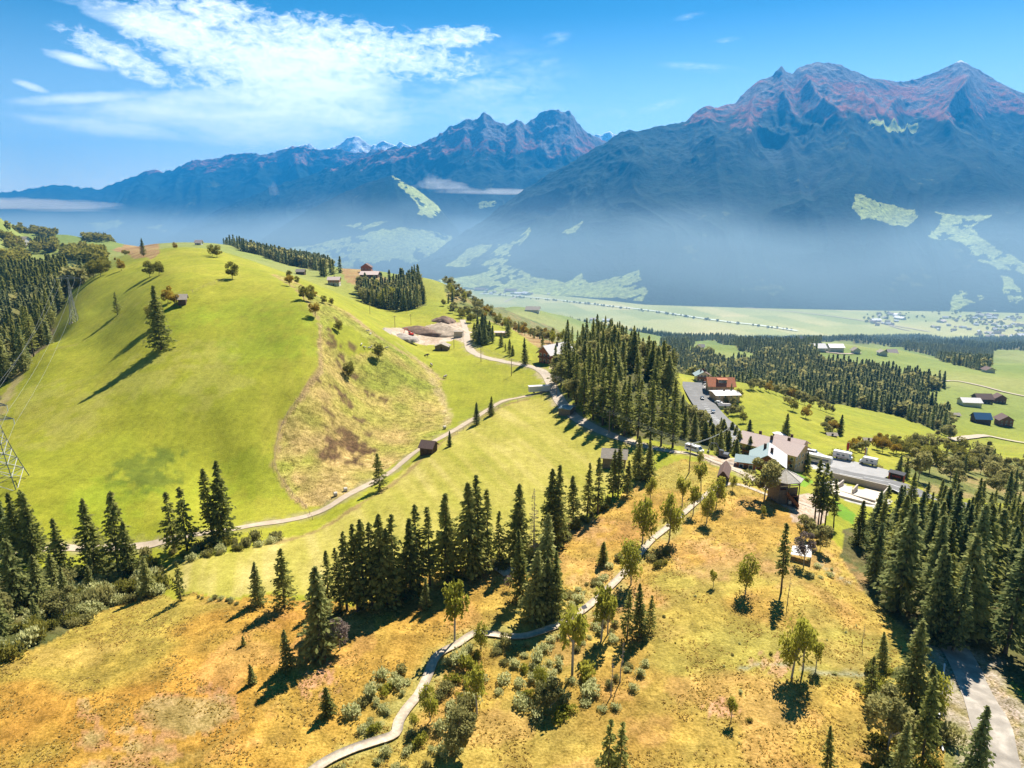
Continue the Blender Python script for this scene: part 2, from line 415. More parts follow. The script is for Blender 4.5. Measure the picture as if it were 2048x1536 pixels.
M_BIG = mountain("great_mountain",
    [(780,560,6300),(860,510,6600),(900,484,6900),(960,445,7000),(1050,375,7200),(1100,345,7200),(1150,320,7200),(1200,290,7200),(1240,263,7200),(1300,255,7200),(1370,241,7300),(1395,222,7400),(1412,211,7400),(1430,214,7500),(1470,205,7600),
     (1500,176,7800),(1520,160,7800),(1545,150,7800),(1563,129,7800),(1572,140,7800),(1585,146,7800),(1600,132,7900),(1630,126,7900),(1650,124,7900),(1680,129,7900),(1700,140,7900),(1740,154,8000),(1800,165,8200),(1830,160,8200),
     (1870,145,8200),(1900,131,8200),(1921,121,8200),(1940,130,8200),(1970,150,8200),(2010,168,8100),(2048,185,8000),(2150,205,8000),(2300,190,8000),(2500,230,8000),(2800,300,8000)],
    [(800,5600,-478),(900,5300,-480),(1010,5000,-480),(1150,4700,-481),(1290,4300,-481),(1500,4150,-481),(1700,4050,-481),(1900,4000,-481),(2100,3900,-481),(2400,3800,-481),(3000,3700,-481)],
    900, 380, 47, spur=620, amp=235, jag=24, prof=1.12, colour='big')

def inpoly(x, y, poly):
    poly = np.asarray(poly, float); ins = np.zeros(x.shape, bool)
    mnx, mny = poly.min(0); mxx, mxy = poly.max(0)
    sel = (x >= mnx) & (x <= mxx) & (y >= mny) & (y <= mxy)
    if not sel.any(): return ins
    xs = x[sel]; ys = y[sel]; r = np.zeros(xs.shape, bool)
    x0, y0 = poly[-1]
    for x1, y1 in poly:
        c = ((y1 > ys) != (y0 > ys))
        with np.errstate(divide='ignore', invalid='ignore'):
            r ^= c & (xs < (x0 - x1) * (ys - y1) / (y0 - y1) + x1)
        x0, y0 = x1, y1
    ins[sel] = r
    return ins
def set_colour(me, name, rgb, alpha=None):
    a = me.color_attributes.new(name, 'FLOAT_COLOR', 'POINT')
    c = np.ones((rgb.shape[0], 4), np.float32); c[:, :3] = rgb
    if alpha is not None: c[:, 3] = alpha
    a.data.foreach_set('color', c.ravel())

# clearings and pastures of the mountainsides, as seen from the drone
MEADOW_PX = {
 'great_mountain': [[(1712,390),(1745,395),(1790,412),(1830,420),(1833,440),(1820,448),(1770,441),(1725,440),(1706,420)],
   [(1870,423),(1985,428),(1975,440),(1948,455),(1972,480),(2010,505),(2060,530),(2060,552),(2000,535),(1955,520),(1930,492),(1895,478),(1852,470),(1880,448),(1882,432)],
   [(1130,462),(1160,443),(1163,448),(1150,466),(1136,470)],[(1020,486),(1060,452),(1065,462),(1035,492)],
   [(895,530),(930,500),(965,487),(985,490),(955,515),(925,535)],[(965,530),(1000,488),(1022,490),(1015,520),(985,550)],[(880,560),(960,548),(1010,530),(1060,552),(1130,566),(1165,542),(1175,565),(1220,556),(1285,538),(1290,575),(1280,600),(1100,600),(880,590)],
   [(1900,600),(1925,580),(1960,590),(1962,604),(1935,612),(1900,625)],[(2005,545),(2030,560),(2048,600),(2030,615),(2012,590)],
   [(1735,245),(1780,252),(1840,240),(1838,252),(1790,262),(1745,256)]],
 'wooded_spur': [[(780,350),(800,352),(850,380),(888,408),(886,425),(862,432),(838,428),(835,408),(800,372)],[(640,490),(700,470),(760,478),(800,470),(860,476),(890,490),(880,530),(800,520),(720,515),(650,510)],[(485,468),(515,458),(520,462),(495,475)],[(560,500),(640,487),(900,470),(905,500),(760,528),(600,535)],[(690,452),(730,440),(770,448),(730,460)]],
 'rocky_mountain': [[(640,500),(760,470),(1000,480),(1010,520),(640,540)],[(100,440),(180,440),(175,462),(120,470)],[(960,405),(985,400),(990,412),(965,418)]],
 'mountain_range': [[(180,445),(240,440),(235,455),(190,460)],[(290,455),(330,450),(320,465)]],
 'snow_peaks': []}
for M in MTS:
    co = M['co']; X, Y, Z = co[..., 0], co[..., 1], co[..., 2]; sd_ = M['seed']
    n1 = fbm(X / 260, Y / 260, 5, sd_ + 40); n2 = fbm(X / 55, Y / 55, 4, sd_ + 60); n3 = fbm(X / 900, Y / 900, 3, sd_ + 80)
    gy = np.gradient(Z, axis=0); dx = np.hypot(np.gradient(X, axis=0), np.gradient(Y, axis=0)) + 1e-3
    slope = np.abs(gy / dx)
    forest = np.stack([0.005 + 0.005 * n2, 0.020 + 0.014 * n2, 0.012 + 0.006 * n2], -1)
    alp = np.stack([0.20 + 0.14 * n1, 0.056 + 0.05 * n1, 0.030 + 0.02 * n2], -1)      # russet autumn heath
    rock = np.stack([0.13 + .09 * n2, 0.12 + .08 * n2, 0.12 + .08 * n2], -1)
    grass = np.stack([0.20 + .06 * n2, 0.22 + .06 * n2, 0.065 + 0 * n2], -1)
    tl = {'big': 1010, 'mid': 820, 'spur': 5000, 'far': 1000, 'snow': -200}[M['colour']]
    t = smooth01(tl - 35, tl + 35, Z + (n1 - .5) * 340 + (M['rg'] - .45) * 200 + (n2 - .5) * 160)
    c = forest * (1 - t[..., None]) + alp * t[..., None]
    rk = smooth01(0.48, .62, n1 * .5 + slope * .35 + (Z - tl) / 2500.0) * t
    c = c * (1 - rk[..., None]) + rock * rk[..., None]
    # small bright clearings and screes in the woods
    cl_ = smooth01(.69, .73, n1 * .55 + n2 * .3 + M['fb'] * .2) * (1 - t) * .45
    c = c * (1 - cl_[..., None]) + (grass * .55) * cl_[..., None]
    # avalanche gullies
    gu = smooth01(.30, .18, M['rg']) * smooth01(.5, .62, n3) * (1 - t) * .12
    c = c * (1 - gu[..., None]) + (rock * .7) * gu[..., None]
    if M['colour'] == 'snow':
        c = np.broadcast_to(np.array([.92, .93, .95]), c.shape) * (0.70 + .30 * smooth01(.35, .5, n1 * .6 + n2 * .4))[..., None]
    if M['colour'] == 'big':
        sn = smooth01(1690, 1760, Z + (n2 - .5) * 160) * (X > 4200)
        c = c * (1 - sn[..., None]) + .8 * sn[..., None]
        low = smooth01(-380, -440, Z + (n1 - .5) * 60) * smooth01(1200, 0, X) 
    PXm, PYm = project(co); fr = M['nb']
    n_v, n_u = X.shape
    jj, ii = np.meshgrid(np.arange(n_u), np.arange(n_v))
    wob_j = (fbm(X / 120, Y / 120, 3, 71) - .5) * 9; wob_i = (fbm(X / 120 + 50, Y / 120, 3, 73) - .5) * 9
    for poly in MEADOW_PX[M['name']]:
        q = []
        for (a, b) in poly:       # find that place on the mesh itself
            k = np.argmin((PXm[fr:] - a) ** 2 + (PYm[fr:] - b) ** 2)
            q.append((k % n_u, k // n_u + fr))
        m_ = inpoly((jj + wob_j).ravel(), (ii + wob_i).ravel(), q).reshape(X.shape)
        patch = m_ & (n2 * .5 + n1 * .5 < .60)
        c[patch] = grass[patch] * 1.7
    set_colour(M['me'], "cover", c.reshape(-1, 3))

# material of the far slopes: the cover colour, broken up by crowns and rock
mm = bpy.data.materials.new("mountainside"); mm.use_nodes = True
t_ = NT(mm.node_tree); bs = t_.n["Principled BSDF"]
at = t_.add('ShaderNodeAttribute', attribute_name='cover'); ge = t_.add('ShaderNodeNewGeometry')
nz = t_.noise(ge.outputs['Position'], 0.03, 4, 0.75); nz2 = t_.noise(ge.outputs['Position'], 0.0035, 5, 0.6)
k = t_.math('MAXIMUM', t_.math('SUBTRACT', t_.math('ADD', t_.math('MULTIPLY', nz, 3.2), t_.math('MULTIPLY', nz2, 0.9)), 1.05), .12)
t_.l.new(t_.mix(1.0, at.outputs['Color'], t_.add('ShaderNodeCombineColor', inp={0: k, 1: k, 2: k}).outputs[0], 'MULTIPLY'), bs.inputs['Base Color'])
bs.inputs['Roughness'].default_value = 0.95; bs.inputs['Specular IOR Level'].default_value = 0.1
bp = t_.add('ShaderNodeBump', inp={'Strength': 0.7, 'Distance': 14.0, 'Height': nz}); t_.l.new(bp.outputs[0], bs.inputs['Normal'])
for M in MTS: M['me'].materials.append(mm)

# ------------------------------------------------------------------ air: blue haze and the low valley mist
def volume_box(name, lo, hi, color, density, aniso):
    bm = bmesh.new(); bmesh.ops.create_cube(bm, size=1.0)
    for v_ in bm.verts:
        for i in range(3): v_.co[i] = lo[i] + (v_.co[i] + .5) * (hi[i] - lo[i])
    me = bpy.data.meshes.new(name); bm.to_mesh(me); bm.free()
    m = bpy.data.materials.new(name); m.use_nodes = True; nt = NT(m.node_tree); nt.n.clear()
    pv = nt.add('ShaderNodeVolumePrincipled'); pv.inputs['Color'].default_value = (*color, 1); pv.inputs['Density'].default_value = density
    pv.inputs['Anisotropy'].default_value = aniso
    out = nt.add('ShaderNodeOutputMaterial'); nt.l.new(pv.outputs[0], out.inputs['Volume'])
    o = link(name, me, None, m); tag(o, kind="stuff"); return o
HAZE = volume_box("haze", (-14000, -300, -520), (14000, 21000, 2150), (0.03, 0.37, .92), 6.0e-5, 0.25)
def mist_bank(name, c, r, color, density, aniso, bump, seed, nu=72, nv=26):
    """a low bank of mist: a flattened dome with an uneven top"""
    th = np.linspace(0, 2 * math.pi, nu, endpoint=False); ph = np.linspace(-.35, math.pi / 2, nv)
    T, P = np.meshgrid(th, ph)
    x, y, z = np.cos(P) * np.cos(T), np.cos(P) * np.sin(T), np.sin(P)
    k = 1 + bump * (fbm(x * 3 + seed, y * 3 + z * 2, 4, seed) - .5) * 2
    vs = np.stack([c[0] + r[0] * x * k, c[1] + r[1] * y * k, c[2] + r[2] * z * k], -1)
    vs[..., 2] = np.maximum(vs[..., 2], -512)
    vs = vs.reshape(-1, 3)
    i = np.arange(nv - 1)[:, None] * nu + np.arange(nu)[None]; j = np.arange(nv - 1)[:, None] * nu + (np.arange(nu)[None] + 1) % nu
    f = np.stack([i, j, j + nu, i + nu], -1).reshape(-1, 4)
    vs = np.vstack([vs, [[c[0], c[1], vs[:, 2].min()]]])
    cap = np.stack([np.full(nu, len(vs) - 1), (np.arange(nu) + 1) % nu, np.arange(nu)], -1)
    me = np_mesh(name, vs, [f, cap], smooth=True)
    m = bpy.data.materials.new(name); m.use_nodes = True; nt = NT(m.node_tree); nt.n.clear()
    pv = nt.add('ShaderNodeVolumePrincipled'); pv.inputs['Color'].default_value = (*color, 1); pv.inputs['Density'].default_value = density
    pv.inputs['Anisotropy'].default_value = aniso
    out = nt.add('ShaderNodeOutputMaterial'); nt.l.new(pv.outputs[0], out.inputs['Volume'])
    o = link(name, me, None, m); tag(o, kind="stuff"); return o
MC = (0.55, 0.80, 1.0)
# the mist itself thins out upwards, and is streaky
def valley_mist(lo, hi, ztop, zfull, dens):
    o = volume_box("valley_mist", lo, hi, MC, dens, .35); m = o.data.materials[0]; nt = NT(m.node_tree)
    pv = [n for n in nt.n if n.type == 'PRINCIPLED_VOLUME'][0]; g = nt.add('ShaderNodeTexCoord'); sp = nt.add('ShaderNodeSeparateXYZ', inp={0: g.outputs['Object']})
    mp_ = nt.add('ShaderNodeMapping'); nt.l.new(g.outputs['Object'], mp_.inputs[0]); mp_.inputs['Scale'].default_value = (1, 1, 3.0)
    n = nt.noise(mp_.outputs[0], 0.0008, 3, .6)
    zz = nt.math('ADD', sp.outputs[2], nt.math('MULTIPLY', nt.math('SUBTRACT', n, .5), 720.0))
    r = nt.add('ShaderNodeMapRange', interpolation_type='SMOOTHSTEP', inp={0: zz, 1: ztop, 2: zfull, 3: 0.0, 4: dens})
    low = nt.add('ShaderNodeMapRange', interpolation_type='SMOOTHSTEP', inp={0: zz, 1: -420.0, 2: -120.0, 3: 0.35, 4: 1.0})
    far_ = nt.add('ShaderNodeMapRange', interpolation_type='SMOOTHSTEP', inp={0: sp.outputs[1], 1: 100.0, 2: 3000.0, 3: 0.0, 4: 1.0})
    nt.l.new(nt.math('MULTIPLY', nt.math('MULTIPLY', r.outputs[0], low.outputs[0]), far_.outputs[0]), pv.inputs['Density']); m.cycles.volume_step_rate = 0.25
valley_mist((-13000, 120, -515), (9500, 14500, 560), 190.0, -240.0, 2.5e-4)
# torn scraps of cloud that hang on the slopes
for k, (px, py, Y, rx, rz) in enumerate([(880, 372, 7600, 260, 70), (915, 382, 7650, 240, 55), (865, 362, 7600, 90, 70), (60, 412, 9000, 900, 90), (-60, 410, 9200, 800, 110), (130, 420, 9200, 500, 50), (548, 383, 8600, 60, 110), (1010, 385, 7800, 420, 40)]):
    z = px_z(py, Y)
    mist_bank("cloud_scrap", (col_x(px, Y, z), Y, z), (rx, rx * .7, rz), (1, 1, 1), 1.5e-3 if rx < 500 else 8e-4, .2, .55, 40 + k, 48, 20)
# ------------------------------------------------------------------ what grows where
MEADOW, BOG, FIELD, SCRUB, FOREST, DIRT, FLOOR, PASTURE, GRAVEL, LAWN, SHRUBS, ROCKY = range(12)
def hid(px, Y): return ('h', px, Y)
def world_poly(pts, dens=30):
    out = []
    P = list(pts); n = len(P)
    for i in range(n):
        a, b = P[i], P[(i + 1) % n]
        if a[0] == 'h':
            out.append(((a[1] - 1024) / (FPX * FC) * a[2] * .95, a[2])); continue
        out.append(('p', a[0], a[1]))
        if b[0] != 'h':
            m = int(math.hypot(b[0] - a[0], b[1] - a[1]) // dens)
            for k in range(1, m + 1): out.append(('p', a[0] + (b[0] - a[0]) * k / (m + 1), a[1] + (b[1] - a[1]) * k / (m + 1)))
    idx = [i for i, q in enumerate(out) if q[0] == 'p']
    if idx:
        h = hit([out[i][1] for i in idx], [out[i][2] for i in idx])
        for i, w_ in zip(idx, h): out[i] = (w_[0], w_[1])
    return np.array(out, float)
COVER = [
 (BOG, [(-80,1335),(60,1290),(200,1215),(290,1180),(345,1202),(385,1187),(480,1199),(560,1192),(620,1200),(640,1190),(700,1215),(850,1150),(1000,1125),(1100,1090),(1200,1030),(1290,950),(1370,918),(1420,928),(1500,968),(1560,990),(1600,1035),(1650,1060),(1690,1115),(1790,1240),(1870,1310),(1895,1400),(1920,1536),(1960,1900),(-200,1900)]),
 (FIELD, [(375,1187),(322,1150),(340,1128),(430,1112),(545,1082),(625,1062),(700,1018),(780,968),(850,908),(920,852),(1000,812),(1060,797),(1105,797),(1150,842),(1230,880),(1300,910),(1290,945),(1200,1005),(1100,1080),(1000,1120),(850,1145),(700,1205),(640,1188),(560,1188),(480,1192)]),
 (SCRUB, [(545,549),(590,575),(620,612),(640,640),(641,740),(600,800),(560,850),(548,930),(575,980),(610,1014),(640,1012),(740,962),(830,900),(880,862),(902,850),(898,830),(880,757),(840,722),(780,690),(740,662),(690,622),(650,600),(605,572),(570,552)]),
 (MEADOW, [(655,640),(700,650),(745,700),(700,712),(665,690)]),
 (PASTURE, [(690,545),(720,530),(780,560),(740,575),(700,565)]), (PASTURE, [(230,500),(275,480),(330,497),(300,520)]), (PASTURE, [(1020,650),(1060,640),(1110,690),(1080,700)]),
 # woods
 (FOREST, [(1108,745),(1150,800),(1200,835),(1255,868),(1330,890),(1385,890),(1440,905),(1480,900),(1462,872),(1430,860),(1392,835),hid(1392,270),hid(1400,330),hid(1385,400),hid(1300,440),hid(1200,440),hid(1135,400),(1110,715)]),
 (FOREST, [(712,585),(725,605),(760,618),(800,622),(850,612),(852,592),hid(840,720),hid(720,720)]),
 (FOREST, [hid(-500,200),hid(-60,262),(0,770),(52,738),(66,712),(88,695),(100,668),(106,642),(150,575),(180,560),hid(170,540),hid(120,560),hid(60,540),hid(-300,560),hid(-700,560)]),
 (FOREST, [hid(480,1020),hid(640,860),hid(660,1000),hid(640,1250),hid(480,1400),hid(440,1150)]),
 (FOREST, [(1672,1110),(1690,1060),(1760,1030),(1850,1010),(2100,1040),hid(2300,150),hid(2500,80),(2060,1400),(1940,1290),(1900,1290),(1850,1290),(1800,1250),(1740,1200)]),
 (FOREST, [(-80,1345),(60,1300),(180,1235),(290,1190),(335,1180),(330,1130),(300,1120),(180,1125),(60,1140),(-80,1130)]),
 # the wooded shelf on the right with its clearings
 (FOREST, [hid(1405,520),(1630,803),(1700,812),(1800,833),(1900,872),(1905,855),(1990,700),(3000,700),hid(4000,800),hid(4000,3150),hid(1340,3150),hid(1150,2600),hid(1000,2600),hid(1000,1750),hid(1330,1500)]),
 (MEADOW, [(1390,683),(1420,681),(1475,697),(1515,716),(1510,728),(1460,728),(1400,716),(1380,700)]),
 (MEADOW, [(1625,722),(1625,700),(1650,683),(1760,688),(1850,708),(1885,722),(1960,742),(2060,762),(2060,805),(1990,800),(1930,785),(1850,762),(1780,750),(1700,738),(1650,735)]),
 (MEADOW, [(1838,790),(1850,778),(1900,775),(1960,780),(2080,800),(2080,905),(1930,900),(1900,872),(1905,850),(1880,830),(1850,800)]),
 (MEADOW, [hid(960,2700),hid(960,1500),hid(1150,1500),hid(1330,1450),hid(1390,1700),hid(1250,1800),hid(1100,1900),hid(1080,2500)]),
 (SHRUBS, [(890,560),(930,590),(990,610),(1040,632),(1110,655),(1140,680),(1128,690),(1060,668),(1010,655),(960,635),(915,615),(900,590)]),
 (SHRUBS, [(1850,985),(1800,930),(1840,895),(1900,905),(1990,920),(2080,930),(2080,1010),(1950,1000)]),
 # bare ground
 (DIRT, [(842,672),(868,650),(880,645),(925,645),(940,690),(900,680),(868,690),(845,690),(790,672),(780,660),(830,658)]),
 (DIRT, [(1400,905),(1445,915),(1475,925),(1490,942),(1460,938),(1400,920)]),
 (DIRT, [(1095,735),(1120,722),(1135,735),(1120,745)]),
 (GRAVEL, [(1395,762),(1428,775),(1440,800),(1425,800),(1400,790),(1390,778)]),
 (GRAVEL, [(1600,908),(1640,915),(1705,930),(1770,958),(1755,968),(1690,955),(1625,938)]),
 (GRAVEL, [(1640,965),(1660,957),(1780,1000),(1765,1018),(1700,1005)]),
 (LAWN, [(1585,945),(1605,950),(1625,962),(1612,975),(1580,972)]), (LAWN, [(1668,1000),(1690,1010),(1715,1030),(1700,1045),(1672,1030)]),
 (DIRT, [(1560,990),(1620,985),(1660,1015),(1650,1045),(1615,1050),(1580,1040)]),
 (SHRUBS, [(1880,1300),(1925,1285),(1990,1340),(2100,1450),(2100,1700),(1860,1700),(1880,1500),(1895,1400)]),
 (ROCKY, [(1915,1300),(1945,1300),(2048,1440),(2048,1536),(1965,1536),(1935,1420)]),
]
COVER_W = [(t, world_poly(p)) for t, p in COVER]
def classify(X, Y, wob=1.0):
    X = np.asarray(X, float); Y = np.asarray(Y, float)
    d = np.hypot(X, Y); a = d * .022 * wob
    xs = X + (fbm(X / (d * .03 + 3), Y / (d * .03 + 3), 3, 101) - .5) * a
    ys = Y + (fbm(X / (d * .03 + 3) + 31, Y / (d * .03 + 3), 3, 103) - .5) * a
    T = np.zeros(X.shape, np.int8)
    T[Y > 3150] = FLOOR
    for t, p in COVER_W: T[inpoly(xs, ys, p)] = t
    T[(GZ_of(X, Y) < -455)] = FLOOR
    return T
GZ_of = ground_z
flatX = GX.ravel(); flatY = GY.ravel()
TY = classify(flatX, flatY)
def px_line(pts):
    h = hit([p[0] for p in pts], [p[1] for p in pts]); return h
def dist_line(X, Y, L):
    best = np.full(X.shape, 1e9)
    for (x0, y0), (x1, y1) in zip(L[:-1], L[1:]):
        dx, dy = x1 - x0, y1 - y0; t = np.clip(((X - x0) * dx + (Y - y0) * dy) / (dx * dx + dy * dy + 1e-9), 0, 1)
        best = np.minimum(best, np.hypot(X - x0 - t * dx, Y - y0 - t * dy))
    return best
def C(*c): return np.array(c, float)
def ramp3(n, a, b, c):
    n = np.clip(n, 0, 1)[:, None]
    return np.where(n < .5, a + (b - a) * n * 2, b + (c - b) * (n * 2 - 1))
def st(v, g=2.2): return np.clip((v - .5) * g + .5, 0, 1)
d_ = np.hypot(flatX, flatY)
nA = st(fbm(flatX / 60, flatY / 60, 5, 201)); nB = st(fbm(flatX / 14, flatY / 14, 5, 203)); nC = st(fbm(flatX / 3.2, flatY / 3.2, 4, 205)); nD = st(fbm(flatX / 250, flatY / 250, 3, 207))
nS = st(fbm((flatX * .94 + flatY * .34) / 3.0, (flatY * .94 - flatX * .34) / 60, 4, 209))    # mowing streaks
base = ramp3(nA * .45 + nB * .25 + nD * .12 + nS * .18, C(.195, .218, .014), C(.255, .258, .018), C(.320, .288, .032))
flatZ = GZ.ravel(); tr = st(fbm(flatZ * .75 + flatX * .01, (flatX + flatY) / 70, 4, 221), 2.6)
base = base * (.94 + .12 * tr[:, None]) * (1 + .10 * (nC[:, None] - .5))
far = smooth01(500, 900, d_)[:, None]
base = base * (1 - far) + ramp3(nD, C(.15, .20, .04), C(.20, .235, .05), C(.25, .26, .07)) * far
col = base.copy(); grain = np.full(len(flatX), .42)
def put(t, c, g):
    m = TY == t; col[m] = c[m] if c.ndim == 2 else c; grain[m] = g
bogc = ramp3(nA * .45 + nB * .55, C(.350, .190, .034), C(.360, .240, .046), C(.325, .268, .058))
lft = (smooth01(15, -50, flatX) * .75)[:, None]; bogc = bogc * (1 - lft) + bogc * C(1.0, .80, .62) * lft
rus = smooth01(.70, .92, st(fbm(flatX / 9, flatY / 9, 4, 211), 2.6))[:, None]
bogc = bogc * (1 - rus * .35) + C(.44, .22, .08) * rus * .35
grn = smooth01(.74, .98, st(fbm(flatX / 38 + 4, flatY / 20, 3, 213), 2.4))[:, None]
bogc = bogc * (1 - grn * .5) + C(.27, .25, .045) * grn * .5
put(BOG, bogc * (0.78 + .44 * nC[:, None]), .75)
# pale hummock islands in the marsh
ISL = [[(270,1418),(300,1392),(380,1385),(470,1402),(480,1430),(420,1470),(370,1482),(300,1470),(280,1440)],[(150,1470),(190,1450),(220,1465),(215,1490),(180,1510),(145,1495)],[(215,1490),(260,1475),(330,1480),(375,1495),(340,1515),(260,1515)],
       [(155,1400),(180,1395),(205,1430),(190,1445),(160,1430)],[(235,1455),(260,1445),(285,1460),(260,1472),(230,1465)],[(420,1390),(450,1380),(480,1400),(440,1408)],[(180,1525),(300,1518),(330,1560),(150,1560)],[(400,1370),(420,1365),(425,1382),(405,1384)]]
for q in ISL:
    q = world_poly(q)
    xs = flatX + (fbm(flatX / 2.2, flatY / 2.2, 3, 301) - .5) * 3.2; ys = flatY + (fbm(flatX / 2.2 + 9, flatY / 2.2, 3, 303) - .5) * 3.2
    m = inpoly(xs, ys, q); e = dist_line(flatX[m], flatY[m], np.vstack([q, q[:1]]))
    old = col[m].copy(); f = smooth01(.2, 1.6, e + (nC[m] - .5) * 1.2)[:, None]
    col[m] = (C(.36, .19, .09) * (1 - f) + ramp3(nC[m], C(.20, .17, .06), C(.28, .24, .10), C(.34, .28, .14)) * f) * .6 + old * .4
fieldc = ramp3(nS * .55 + nA * .25 + nB * .2, C(.270, .255, .030), C(.355, .305, .060), C(.450, .365, .125))
put(FIELD, fieldc, .45)
scr = ramp3(nA * .3 + nB * .7, C(.205, .225, .024), C(.300, .255, .052), C(.400, .275, .095))
put(SCRUB, scr * (.8 + .4 * nC[:, None]), 1.2)
put(FOREST, ramp3(nB, C(.055, .060, .016), C(.085, .090, .022), C(.120, .100, .035)), .8)
put(DIRT, ramp3(nC * .6 + nB * .4, C(.34, .24, .16), C(.46, .35, .25), C(.55, .45, .35)), .8)
put(GRAVEL, ramp3(nC, C(.40, .38, .35), C(.46, .44, .41), C(.52, .50, .47)), .3)
put(ROCKY, ramp3(st(nB * .4 + nC * .6, 2), C(.150, .080, .035), C(.36, .225, .10), C(.34, .26, .07)), 1.5)
put(LAWN, ramp3(nB, C(.11, .22, .012), C(.15, .27, .015), C(.17, .29, .02)), .3)
put(PASTURE, ramp3(nB, C(.25, .15, .06), C(.30, .18, .07), C(.33, .24, .09)), .7)
put(SHRUBS, ramp3(nB, C(.10, .12, .025), C(.18, .18, .045), C(.26, .19, .07)), 1.0)
# valley floor: strips of hayfields
fr_ = _hash(np.floor((flatX * .97 + flatY * .25) / 160), np.floor((flatY * .97 - flatX * .25) / 420), 9)
put(FLOOR, ramp3(fr_ * .7 + nD * .3, C(.27, .30, .085), C(.38, .38, .12), C(.56, .47, .19)), .3)
# deep brown scars on the scrub slope, straw edge of the big meadow, wet hollow in it
def spot(px, py, r, c, k=1.0, seed=0, sx=1.0):
    h = hit([px], [py])[0]; e = np.hypot((flatX - h[0]) / sx, flatY - h[1]) / r + (st(fbm(flatX / (r * .35), flatY / (r * .35), 4, 400 + seed), 2) - .5) * 1.3
    f = (smooth01(1.0, .55, e) * k)[:, None]
    col[:] = col * (1 - f) + C(*c) * f
for i, (px, py, r, sx) in enumerate([(697,745,4,1),(668,690,5,.7),(690,890,7,1),(720,900,5,1),(700,870,4,1),(668,910,4,1.2),(735,868,2.4,1),(676,780,3,.8),(684,720,3,.6),(672,640,3,.6),(710,925,2.5,1),(745,900,2,1),(770,800,2,1),(640,760,2,1),(655,820,2,1),(690,800,4,.8),(660,665,4,.8),(705,690,4,.6),(740,790,3,1),(650,910,3,1),(720,840,3,1)]):
    spot(px, py, r, (.095, .050, .022), .85, i, sx)
for i, (px, py, r) in enumerate([(285,930,9),(300,965,7),(270,960,8),(335,910,5)]): spot(px, py, r, (.10, .13, .012), .75, 40 + i)
for i, (px, py, r) in enumerate([(60,800,16),(150,820,14),(430,700,14),(400,760,18),(250,760,18),(120,870,12)]): spot(px, py, r, (.34, .30, .07), .35, 60 + i)
for i, (px, py, r) in enumerate([(560,645,14),(480,620,16),(520,700,14),(600,690,9),(380,640,12),(520,940,14),(200,1000,12)]): spot(px, py, r, (.22, .30, .012), .3, 80 + i)
for i, (px, py, r) in enumerate([(1160,1060,7),(1450,1120,10),(1240,1180,8),(1650,1130,8)]): spot(px, py, r, (.42, .24, .10), .5, 90 + i)
for i, (px, py, r) in enumerate([(1440,1418,2.2),(1545,1330,3),(640,1360,3)]): spot(px, py, r, (.50, .25, .17), .55, 100 + i)
def streak(pts, wd, c, k):
    L = px_line(pts)[:, :2]; m = np.abs(flatX - L[:, 0].mean()) < np.ptp(L[:, 0]) / 2 + 60
    e = np.full(flatX.shape, 1e9); e[m] = dist_line(flatX[m], flatY[m], L)
    f = (smooth01(wd, wd * .3, e + (nC - .5) * wd * .8) * k)[:, None]; col[:] = col * (1 - f) + C(*c) * f
streak([(545,549),(590,577),(622,615),(640,645),(641,740),(600,800),(560,850),(548,930),(575,980),(612,1014)], 1.3, (.30, .20, .09), .7)
streak([(545,1086),(625,1066),(700,1022),(780,972),(850,912),(920,857),(1000,814),(1050,800)], 1.6, (.24, .16, .06), .8)
streak([(480,553),(430,566),(380,585),(345,590),(300,600),(270,610),(235,635),(150,690),(100,700),(0,760)], .9, (.28, .24, .06), .5)
streak([(880,757),(840,722),(780,690),(740,662),(700,628)], 2.5, (.36, .24, .12), .7)
streak([(800,690),(850,730),(880,790),(898,830),(890,852)], 2.5, (.38, .29, .13), .6)
streak([(-40,890),(0,820),(35,750),(62,712),(85,695),(105,660)], 3.5, (.36, .27, .13), .7)
streak([(640,1460),(560,1400),(490,1450),(420,1500),(330,1530)], .6, (.23, .16, .04), .5)
streak([(1480,1338),(1530,1325),(1580,1330),(1640,1345),(1720,1350)], .8, (.26, .26, .17), .7)
streak([(1640,1130),(1670,1150),(1700,1165)], .8, (.30, .30, .20), .6)
streak([(1300,1230),(1380,1180),(1480,1130),(1560,1110),(1650,1100)], .8, (.30, .22, .05), .6)
FARM = [(-60,1108),(60,1100),(170,1098),(300,1090),(420,1066),(500,1052),(570,1042),(622,1030),(665,1010),(700,988),(740,968),(790,938),(830,905),(870,882),(910,860),(950,836),(1000,805),(1040,795),(1090,783),(1108,778)]
LANE = [(925,640),(933,665),(935,690),(948,706),(975,716),(1010,724),(1050,731),(1075,738),(1092,750),(1105,775),(1122,805),(1150,835),(1190,857),(1240,877),(1300,895),(1350,904),(1385,908),(1420,920),(1460,935),(1500,955)]
BW = [(560,1600),(640,1533),(700,1502),(750,1485),(790,1470),(798,1445),(815,1418),(838,1390),(855,1355),(868,1322),(885,1305),(915,1290),(950,1268),(985,1270),(1040,1275),(1090,1262),(1135,1243),(1175,1215),(1215,1180),(1245,1150),(1270,1120),(1300,1085),(1330,1060),(1365,1030),(1400,1000),(1425,982),(1440,973)]
streak(FARM, 4.2, (.26, .22, .10), .75); streak(LANE, 4.6, (.34, .27, .16), .75); streak(BW, 3.2, (.30, .30, .09), .5); streak([(1905,1290),(1928,1330),(1950,1380),(1975,1430),(1990,1480),(2010,1540),(2030,1620)], 7.0, (.34, .28, .20), .85)
set_colour(gme, "cover", col, grain)
gm = bpy.data.materials.new("ground"); gm.use_nodes = True
t_ = NT(gm.node_tree); bs = t_.n["Principled BSDF"]
